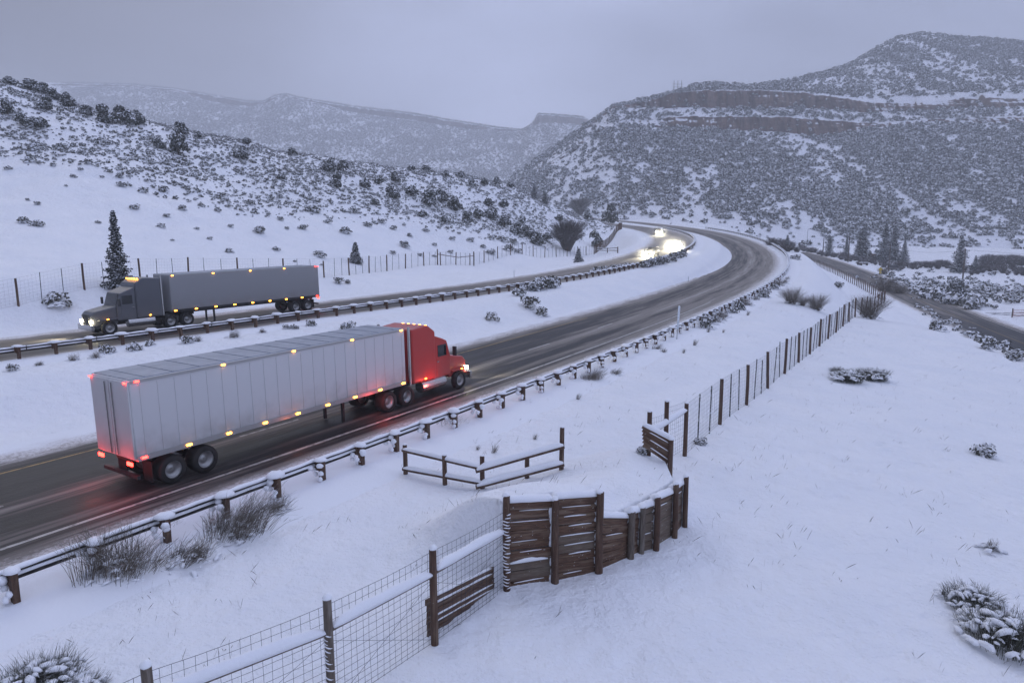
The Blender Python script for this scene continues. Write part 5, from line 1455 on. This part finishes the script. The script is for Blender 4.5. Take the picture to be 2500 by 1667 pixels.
def semi_truck(R, s_rear, off, rev, label, body, roofm, cabm, ribs, z0=.02):
    """x forward from the rear bumper; rev: drives towards decreasing road distance"""
    h = R.head(s_rear + (-9 if rev else 9)); p = R.at(s_rear, off, z0)
    g = (R.at(s_rear + 10, 0)[2] - R.at(s_rear - 10 if rev else s_rear, 0)[2]) / (20 if rev else 10)
    root = empty('semi_truck', tuple(p)); root.rotation_euler = (0, math.atan(g) if rev else -math.atan(g), math.pi / 2 - h + (math.pi if rev else 0))
    tag(root, label, 'truck')
    L = 13.6; W = 2.55; zb, zt = 1.18, 4.02
    o = MB().box((L / 2, 0, (zb + zt) / 2), (L, W, zt - zb)).build('trailer_body', body, root); bevel(o, .05, 3)
    o = MB().box((L / 2, 0, zt + .012), (L - .14, W - .14, .03)).build('trailer_roof', roofm, root)
    for k in range(13): MB().box((.6 + k * 1.03, 0, zt + .035), (.05, W - .2, .02)).build('roof_bow', roofm, root)
    for sy in (-1, 1):
        o = MB().box((L / 2, sy * (W / 2 + .012), zb + .09), (L - .06, .05, .18)).build('lower_rail', M_FRAME if ribs else M_RIM, root)
        o = MB().box((L / 2, sy * (W / 2 + .008), zt - .06), (L - .06, .04, .10)).build('upper_rail', M_RIM, root)
        if ribs:
            for k in range(11):
                MB().box((L / 2, sy * (W / 2 + .010), zb + .34 + k * .215), (L - .1, .035, .07)).build('side_rib', body, root)
        else:
            for k in range(22): MB().box((.35 + k * .62, sy * (W / 2 + .006), (zb + zt) / 2), (.035, .022, zt - zb - .35)).build('side_post', body, root)
        o = MB().box((-.03, sy * W / 4, (zb + zt) / 2), (.06, W / 2 - .06, zt - zb - .12)).build('rear_door', body, root); bevel(o, .01, 1)
        MB().tube([(-.08, sy * .22, zb + .1), (-.08, sy * .22, zt - .15)], .022, 6).build('lock_bar', M_CHROME, o)
        lamp(root, 'tail_light', (-.10, sy * .98, zb - .10), (.06, .34, .13), M_RED)
        lamp(root, 'tail_light', (-.09, sy * (W / 2 - .12), zt - .08), (.05, .14, .06), M_RED)
        nm = 9
        for k in range(nm):
            x = .25 + k * (L - .5) / (nm - 1)
            lamp(root, 'marker_light', (x, sy * (W / 2 + .055), zb + .10), (.20, .05, .075), M_RED if k == 0 else M_AMBER)
            if k % 2 == 0: lamp(root, 'marker_light', (x, sy * (W / 2 + .04), zt - .06), (.16, .05, .06), M_RED if k == 0 else M_AMBER)
        MB().box((.55, sy * .85, .62), (.03, .62, .75)).build('mud_flap', M_RUBBER, root)
        MB().box((9.9, sy * .62, .60), (.12, .12, 1.16)).build('landing_leg', M_FRAME, root)
    MB().box((6.5, 0, 1.08), (12.6, 1.05, .22)).build('trailer_frame', M_FRAME, root)
    MB().box((.08, 0, .56), (.12, 2.3, .12)).build('bumper_bar', M_FRAME, root)
    for x in (1.25, 2.52):
        MB().tube([(x, -1.0, .52), (x, 1.0, .52)], .07, 8).build('axle', M_FRAME, root)
        for sy in (-1, 1): wheel(root, x, sy * .98, .52, TWD, sy > 0)
    # tractor
    x0 = 12.2
    MB().box((x0 + 3.0, 0, .92), (7.4, .95, .26)).build('tractor_frame', M_FRAME, root)
    for x in (x0 + .2, x0 + 1.5):
        for sy in (-1, 1): wheel(root, x, sy * .95, .52, TWD, sy > 0)
    for sy in (-1, 1): wheel(root, x0 + 5.9, sy * 1.08, .52, TW_, sy > 0)
    def side(pts, y0, y1):
        return [[(x, y0, z) for x, z in pts], [(x, y1, z) for x, z in pts]]
    sl = [(x0 + 2.05, 1.0), (x0 + 3.9, 1.0), (x0 + 3.9, 3.55), (x0 + 3.3, 3.95), (x0 + 2.05, 3.85)]
    mb = MB(); mb.loft(side(sl, -1.18, 1.18)); o = mb.build('sleeper', cabm, root); bevel(o, .10, 3)
    cb = [(x0 + 3.9, .95), (x0 + 5.25, .95), (x0 + 5.25, 2.0), (x0 + 4.95, 2.9), (x0 + 4.6, 3.05), (x0 + 3.9, 3.3)]
    mb = MB(); mb.loft(side(cb, -1.10, 1.10)); o = mb.build('cab', cabm, root); bevel(o, .07, 3)
    hd = [(x0 + 5.2, .75), (x0 + 6.85, .62), (x0 + 6.95, 1.45), (x0 + 6.7, 1.72), (x0 + 5.2, 2.02)]
    mb = MB(); mb.loft([[(x, -.98 + (.15 if x > x0 + 6 else 0), z) for x, z in hd], [(x, .98 - (.15 if x > x0 + 6 else 0), z) for x, z in hd]]); o = mb.build('hood', cabm, root); bevel(o, .10, 3)
    mb = MB(); mb.poly([(x0 + 5.27, -.95, 2.06), (x0 + 5.27, .95, 2.06), (x0 + 5.0, .88, 2.86), (x0 + 5.0, -.88, 2.86)]); o = mb.build('windshield', M_GLASS, root); o.modifiers.new('s', 'SOLIDIFY').thickness = .03
    for sy in (-1, 1):
        o = MB().box((x0 + 4.5, sy * 1.105, 2.42), (.72, .03, .62)).build('side_window', M_GLASS, root)
        o = MB().box((x0 + 4.5, sy * 1.10, 1.55), (.95, .03, 1.05)).build('door', cabm, root); bevel(o, .02, 1)
        MB().box((x0 + 4.12, sy * 1.13, 1.85), (.16, .03, .04)).build('handle', M_CHROME, o)
        MB().tube([(x0 + 2.7, sy * 1.0, .72), (x0 + 4.6, sy * 1.0, .72)], .30, 14).build('fuel_tank', M_CHROME, root)
        MB().tube([(x0 + 1.95, sy * 1.05, 1.0), (x0 + 1.95, sy * 1.05, 4.0)], .075, 10).build('exhaust_stack', M_CHROME, root)
        MB().box((x0 + 5.2, sy * 1.42, 2.3), (.10, .22, .5)).build('mirror', M_FRAME, root)
        MB().box((x0 + 5.9, sy * 1.05, 1.12), (1.3, .38, .06)).build('fender', cabm, root)
        lamp(root, 'headlight', (x0 + 6.95, sy * .80, 1.02), (.10, .30, .20), M_HEADT)
        lamp(root, 'marker_light', (x0 + 6.0, sy * 1.27, 1.16), (.14, .04, .05), M_AMBER)
        lamp(root, 'marker_light', (x0 + 3.0, sy * 1.20, 1.15), (.12, .05, .06), M_AMBER)
    for k in range(5): lamp(root, 'marker_light', (x0 + 3.55, -.8 + k * .4, 3.86), (.10, .14, .07), M_AMBER)
    MB().box((x0 + 7.0, 0, .62), (.20, 2.3, .38)).build('bumper', M_CHROME, root)
    MB().box((x0 + 6.93, 0, 1.15), (.08, .95, .72)).build('grille', M_FRAME, root)
    MB().box((x0 + 1.0, 0, 1.08), (1.0, .9, .08)).build('fifth_wheel', M_FRAME, root)
    return root
ta = semi_truck(RA, 10.6, -1.95, False, 'white semi trailer with glowing amber markers and red cab driving away on the near carriageway', M_TRAILER, M_TROOF, M_CABRED, False)
for sy in (-1, 1): glow(ta, (-.55, sy * .98, .95), (1.0, .06, .04), 14, .1)
for x in (11.5, 15.5): glow(ta, (x, -1.75, .85), (1.0, .07, .05), 26, .15)  # red lights added beside the cab to redden the snow, away from any lamp
glow(ta, (6.5, -1.6, .9), (1.0, .22, .06), 8, .2)
glow(ta, (19.6, 0, 1.0), (1.0, .92, .7), 900, .15, 80, (math.radians(80), 0, -math.pi / 2))
tb = semi_truck(RB, 25.5, -6.9, True, 'grey ribbed semi trailer with dark cab and lit headlights on the far carriageway', M_TRAILERG, M_TROOF, M_CABGREY, True)
glow(tb, (19.6, 0, 1.0), (1.0, .90, .65), 1200, .15, 85, (math.radians(78), 0, -math.pi / 2))

def car(R, s, off, rev, label, paint, pickup=False, lights=True, name='car', headm=None, tail=False, power=2500, world=None):
    if world is None:
        h = R.head(s); p = R.at(s, off, .02); g = (R.at(s + 3, 0)[2] - R.at(s - 3, 0)[2]) / 6
        rot = (0, math.atan(g) if rev else -math.atan(g), math.pi / 2 - h + (math.pi if rev else 0))
    else:
        p, rot = world
    root = empty(name, tuple(p)); root.rotation_euler = rot; tag(root, label, 'pickup truck' if pickup else 'car')
    L = 5.4 if pickup else 4.7; W = 1.9
    low = [(-L / 2, .45), (-L / 2 + .1, .95 if not pickup else 1.1), (L / 2 - 1.25, 1.05 if not pickup else 1.15), (L / 2 - .15, .88 if not pickup else 1.02), (L / 2, .5), (L / 2 - .2, .30), (-L / 2 + .2, .30)]
    mb = MB(); mb.loft([[(x, -W / 2, z) for x, z in low], [(x, W / 2, z) for x, z in low]]); o = mb.build('body', paint, root); bevel(o, .09, 3)
    cab = [(-L / 2 + .35, .9), (-L / 2 + .55, 1.66), (L / 2 - 2.2, 1.70), (L / 2 - 1.35, 1.0)] if not pickup else [(-.55, 1.05), (-.42, 1.82), (.95, 1.84), (1.65, 1.1)]
    mb = MB(); rings = []
    for y, k in ((-W / 2 + .06, 0), (-W / 2 + .22, 1), (W / 2 - .22, 1), (W / 2 - .06, 0)):
        rings.append([(x, y, z if k else min(z, 1.02 + (z - 1.02) * .0)) for x, z in cab])
    mb.loft([[(x, (-W / 2 + .06 if z < 1.2 else -W / 2 + .24), z) for x, z in cab], [(x, (W / 2 - .06 if z < 1.2 else W / 2 - .24), z) for x, z in cab]]); o = mb.build('cabin', M_GLASS, root); bevel(o, .05, 2)
    xs = [x for x, z in cab if z > 1.5]; zt = max(z for _, z in cab)
    o = MB().box(((xs[0] + xs[1]) / 2, 0, zt + .01), (xs[1] - xs[0] + .15, W - .42, .06)).build('roof', paint, root); bevel(o, .02, 2)
    for x in (-L / 2 + .95, L / 2 - .95):
        for sy in (-1, 1): wheel(root, x, sy * (W / 2 - .10), .36, CW, sy > 0)
    for sy in (-1, 1):
        lamp(root, 'headlight', (L / 2 - .04, sy * .66, .76), (.12, .36, .20), (headm or M_HEAD) if lights else M_CHROME)
        lamp(root, 'tail_light', (-L / 2 + .03, sy * .72, .82), (.10, .22, .22), M_RED if tail else M_CABRED)
        MB().box((L / 2 - 1.75, sy * (W / 2 + .10), 1.05), (.10, .18, .14)).build('mirror', paint, root)
    if lights:
        for sy in (-1, 1): glow(root, (L / 2 + .2, sy * .66, .78), (1.0, .92, .68), power, .18, 70, (math.radians(82), 0, -math.pi / 2))
    return root
M_CSILVER = m_paint_car('silver_car_paint', (.35, .36, .38)); M_CBLUE = m_paint_car('blue_car_paint', (.05, .07, .12)); M_CDARK = m_paint_car('dark_car_paint', (.03, .03, .035))
M_CWHITE = m_paint_car('white_car_paint', (.6, .6, .62))
def b_at(px, py):
    p = ray_ground(px, py); sa, off, _, _ = RB.locate(np.array([p[0]]), np.array([p[1]])); return float(sa[0]), float(off[0])
s1, o1 = b_at(1604, 577); s2, o2 = b_at(1660, 612); s3, o3 = b_at(1592, 632)
car(RB, s1, np.clip(o1, -7.5, -3.4), True, 'farthest oncoming car of the three on the curve, headlights lit', M_CSILVER)
pk = car(RB, s2, np.clip(o2, -7.5, -3.2), True, 'oncoming pickup with dazzling headlights on the outside of the curve', M_CWHITE, True, name='pickup_truck', power=9000)
car(RB, s3, np.clip(o3, -7.5, -3.4), True, 'nearest oncoming car on the curve, warm headlights lit', M_CBLUE, headm=M_HEADT, power=3000)
car(RB, 262, -5.5, False, 'distant vehicle with orange-red lamps behind the dark roadside tree', M_CDARK, lights=False, tail=True)
pv = ray_ground(2184, 660)
car(None, 0, 0, False, 'dark car parked by the willows in the valley', M_CDARK, lights=False, world=((pv[0], pv[1], pv[2] - .02), (0, 0, .1)))
# mist volumes added round the headlights to spread them into a bloom
def glow_mist(c, r, dens, label):
    mb = MB(); mb.lump((0, 0, 0), r, 3, 16, 9, 1.0); o = mb.build('headlight_mist', M_CAP, None, True); o.location = c
    m = bpy.data.materials.new('headlight_mist'); m.use_nodes = True; t = m.node_tree; t.nodes.clear()
    v = t.nodes.new('ShaderNodeVolumePrincipled'); v.inputs['Density'].default_value = dens; v.inputs['Color'].default_value = (.95, .95, .95, 1); v.inputs['Anisotropy'].default_value = .45
    t.links.new(v.outputs[0], t.nodes.new('ShaderNodeOutputMaterial').inputs['Volume'])
    o.data.materials.clear(); o.data.materials.append(m); tag(o, label, None, None, 'stuff'); return o

# ---------------------------------------------------------------- roadside furniture
M_DELIN = m_plain('snow_plastered_marker', (.45, .52, .58), .6, 0, 9, (.75, .80, .86))
M_POLE = m_plain('pole_wood', (.055, .045, .04), .9, 0, 5, (.11, .09, .075))
M_YSIGN = m_plain('yellow_sign', (.55, .38, .02), .5)
M_GREY = m_plain('galvanised_steel', (.22, .23, .24), .5, .6)
M_GATE = m_plain('faded_red_gate', (.45, .14, .11), .6, 0, 4, (.55, .24, .2))
def delineator(px, py, hpx, label, wide=.09, board=False):
    p = ray_ground(px, py); d = p[1] * CP - (p[2] - HC) * SP; h = hpx * d / F
    root = empty('roadside_marker' if board else 'delineator_post', (p[0], p[1], p[2] - .05)); tag(root, label, 'marker')
    mb = MB(); mb.box((0, 0, h / 2 - .15), (.05, .02, h + .3)); mb.box((0, .018, h / 2 - .15), (.012, .03, h + .3)); mb.build('post', M_TPOST if not board else M_GREY, root)
    o = MB().box((0, -.02, h - (.65 * h if board else .25) / 2), (wide, .02, .65 * h if board else .25)).build('reflector_board', M_DELIN, root)
    if board:
        root.rotation_euler = (.0, .045, .5)
        bevel(o, .008, 1); dome(.07, .05, 2).build('snow_cap', M_CAP, root, True).location = (0, -.02, h)
    return root
delineator(1652, 832, 86, 'tall snow-plastered marker board on a leaning post at the near guardrail', .21, True)
delineator(1504, 890, 42, 'thin delineator post beside the near guardrail')
delineator(1680, 692, 18, 'delineator post in the snowy median at the bend')
delineator(1473, 662, 9, 'tiny delineator on the median side of the far carriageway')
delineator(1576, 610, 10, 'delineator on the snow inside the far curve')
delineator(1255, 680, 21, 'delineator post on the verge above the far carriageway')
delineator(2270, 720, 9, 'delineator post beyond the side road')
def utility_pole(px, py, hpx, label, arm=True, hm=None):
    p = ray_ground(px, py); d = p[1] * CP - (p[2] - HC) * SP; h = hpx * d / F
    root = empty('utility_pole', (p[0], p[1], p[2])); tag(root, label, 'utility pole')
    MB().tube([(0, 0, -.8), (.02, 0, h * .5), (0, 0, h)], [.20, .17, .13], 9).build('pole', M_POLE, root)
    if arm:
        a = MB().box((0, 0, h - .5), (2.4, .10, .13)).build('crossarm', M_POLE, root)
        for x in (-1.05, -.4, .4, 1.05): MB().tube([(x, 0, h - .44), (x, 0, h - .22)], [.05, .03], 7).build('insulator', M_GREY, a)
        MB().box((0, 0, h - .41), (2.3, .13, .05)).build('snow_ridge', M_CAP, a)
    return root, np.array([p[0], p[1], p[2] + h - .3])
poles = [utility_pole(2009, 616, 34, 'leftmost short utility pole beside a valley spruce', False), utility_pole(2070, 640, 62, 'utility pole touching the thin valley spruce', False), utility_pole(2169, 662, 62, 'utility pole with crossarm in front of the double spruce'), utility_pole(2350, 684, 76, 'right-hand utility pole rising behind a juniper')]
def power_line():
    root = empty('power_line', tuple(poles[0][1])); tag(root, 'thin overhead wires strung between the valley poles', 'wire')
    pts_ = [q[1] for q in poles] + [poles[-1][1] + np.array([38, -62, -1.0])]
    for dx in (-1.0, 1.0):
        for a, b_ in zip(pts_[:-1], pts_[1:]):
            MB().tube([np.array(a) + (np.array(b_) - a) * t - np.array(root.location) + [dx * .6, 0, -1.2 * math.sin(math.pi * t)] for t in np.linspace(0, 1, 9)], .012, 3, False).build('wire', M_FRAME, root)
power_line()
def street_lamp():
    p = ray_ground(1969, 617); d = p[1]; h = 56 * d / F
    root = empty('street_lamp', tuple(p)); tag(root, 'slender lamp post with a bent arm in the valley beyond the bend', 'street lamp')
    MB().tube([(0, 0, -.3), (0, 0, h)], [.10, .06], 8).build('pole', M_GREY, root)
    MB().tube([(0, 0, h - .1), (.9, 0, h + .3), (2.0, 0, h + .42)], .05, 6).build('arm', M_GREY, root)
    o = MB().box((2.2, 0, h + .42), (.8, .3, .14)).build('lamp_head', M_POLE, root); bevel(o, .04, 2)
    MB().box((1.4, 0, h + .44), (1.6, .16, .06)).build('snow_ridge', M_CAP, root)
street_lamp()
def signs():
    p = ray_ground(2148, 676); h = 17 * p[1] / F
    root = empty('road_sign', tuple(p)); tag(root, 'yellow warning sign backed by a bush beyond the side road', 'sign')
    MB().box((0, 0, h / 2 - .2), (.07, .05, h + .4)).build('post', M_GREY, root)
    mb = MB(); s_ = .62; mb.box((0, -.05, h + .15), (s_ * 1.35, .03, s_ * 1.35), Matrix.Rotation(math.pi / 4, 3, 'Y')); mb.build('sign_board', M_YSIGN, root)
    MB().box((0, -.05, h - .72), (.62, .03, .46)).build('sign_plate', M_YSIGN, root)
    p = ray_ground(2091, 690); h = 13 * p[1] / F
    root = empty('road_sign', tuple(p)); tag(root, 'pale back of a diamond sign at the fence by the side road', 'sign')
    MB().box((0, 0, h / 2 - .2), (.07, .05, h + .4)).build('post', M_GREY, root)
    mb = MB(); mb.box((0, -.05, h + .1), (.62, .025, .62), Matrix.Rotation(math.pi / 4, 3, 'Y')); mb.build('sign_board', M_DELIN, root)
    p = ray_ground(2156, 672)
    shrub('bare_shrub', p + np.array([1.0, 1.5, 0]), 1.6, BARE[0], SNOWLOW[0], 'dark bush right behind the yellow warning sign')
signs()
def gate():
    p = ray_ground(2473, 775)
    root = empty('farm_gate', (p[0], p[1], p[2])); tag(root, 'faded red tube gate across the snowy track at the right edge', 'gate'); root.rotation_euler = (0, 0, -.12)
    for z in (.25, .5, .75, 1.0, 1.25):
        MB().tube([(0, 0, z), (4.6, 0, z)], .03, 6).build('bar', M_GATE, root)
    for x in (0, 2.3, 4.6): MB().tube([(x, 0, .22), (x, 0, 1.28)], .03, 6).build('upright', M_GATE, root)
    for x in (-.15, 4.75): MB().tube([(x, 0, -.5), (x, 0, 1.5)], .09, 8).build('post', M_POST, root)
    MB().box((2.3, 0, 1.30), (4.5, .06, .05)).build('snow_ridge', M_CAP, root)
gate()
def small_valley_things():
    p = ray_ground(2153, 636)
    root = empty('shed', (p[0], p[1] + 4, p[2])); tag(root, 'small brown shed half hidden between the valley spruces', 'shed')
    o = MB().box((0, 0, 1.3), (5, 3.5, 2.6)).build('wall', M_PLANK, root)
    mb = MB(); mb.loft([[(-2.8, y, z) for y, z in ((-2.1, 2.5), (0, 3.7), (2.1, 2.5), (0, 3.45))], [(2.8, y, z) for y, z in ((-2.1, 2.5), (0, 3.7), (2.1, 2.5), (0, 3.45))]]); mb.build('roof', M_CAP, root)
    MB().box((-.8, -1.78, 1.0), (1.0, .06, 2.0)).build('door', M_POLE, root)
    p = ray_ground(2109, 648)
    root = empty('picnic_table', tuple(p)); tag(root, 'snow-topped picnic table near the valley utility pole', 'table')
    MB().box((0, 0, .78), (2.6, .9, .07)).build('tabletop', M_POLE, root); MB().box((0, 0, .90), (2.6, .9, .18), None, .9).build('snow_ridge', M_CAP, root)
    for x in (-.9, .9): MB().box((x, 0, .38), (.12, 1.2, .75)).build('leg', M_POLE, root)
    for y in (-.8, .8): MB().box((0, y, .45), (2.6, .28, .06)).build('bench', M_POLE, root)
small_valley_things()
def pylon():
    # twin H-frame on the mountain shoulder
    i = np.argmin(np.abs(MTN.X - 1655)); j = np.argmin(np.abs(MTN.par - 6.0)); b_ = MTN.V[j, i]
    root = empty('transmission_pole', tuple(b_)); tag(root, 'faint H-frame transmission poles on the mountain shoulder skyline', 'utility pole')
    for x in (-3.5, 0, 3.5): MB().tube([(x, 0, -3), (x, 0, 11)], [.3, .2], 7).build('pole', M_POLE, root)
    for z in (7.5, 5.0): MB().box((0, 0, z), (10, .25, .25)).build('crossarm', M_POLE, root)
pylon()
def track():
    """tyre tracks turning off the side road to the gate"""
    pts_ = [ray_ground(2372, 775), ray_ground(2395, 768), ray_ground(2430, 765), ray_ground(2480, 766), ray_ground(2540, 770)]
    m_, t, b = mat('slushy_track'); b.inputs['Roughness'].default_value = .8
    lk(t, mixc(t, smooth(t, noise(t, 1.2, 4, .6, pos(t)), .42, .6), (.16, .15, .15), (.75, .77, .80)), b.inputs['Base Color'])
    P = np.array(pts_); tt = np.linspace(0, len(P) - 1, 40)
    for k, o_ in enumerate((-.85, .85)):
        V = []
        for q in tt:
            c = np.array([np.interp(q, range(len(P)), P[:, a]) for a in range(3)]); c2 = np.array([np.interp(min(q + .1, len(P) - 1), range(len(P)), P[:, a]) for a in range(3)])
            d = (c2 - c)[:2] if q < len(P) - 1.05 else d
            n_ = np.array([d[1], -d[0]]) / max(np.hypot(*d), 1e-6)
            for w_ in (-.22, .22):
                xy = c[:2] + n_ * (o_ + w_); V.append((xy[0], xy[1], Hh(xy[0], xy[1]) + .05))
        me = np_mesh('tyre_track', np.array(V), grid_quads(len(tt), 2)); o = add('tyre_track', me, m_); tag(o, kind='structure', label='slushy wheel track turning off to the gate')
track()

glow_mist(RB.at(s1 - 3.6, np.clip(o1, -7.5, -3.4), 1.1), (3.4, 3.4, 1.7), .03, 'mist added to spread the headlight glow of the farthest oncoming car')
glow_mist(RB.at(s3 - 3.6, np.clip(o3, -7.5, -3.4), .9), (3.2, 3.2, 1.3), .03, 'mist added to spread the headlight glow of the nearest oncoming car')
glow_mist(RB.at(s2 - 4.0, -4.2, 1.5), (5.0, 5.0, 2.6), .035, 'bright mist added to spread the pickup headlight beams into a bloom')
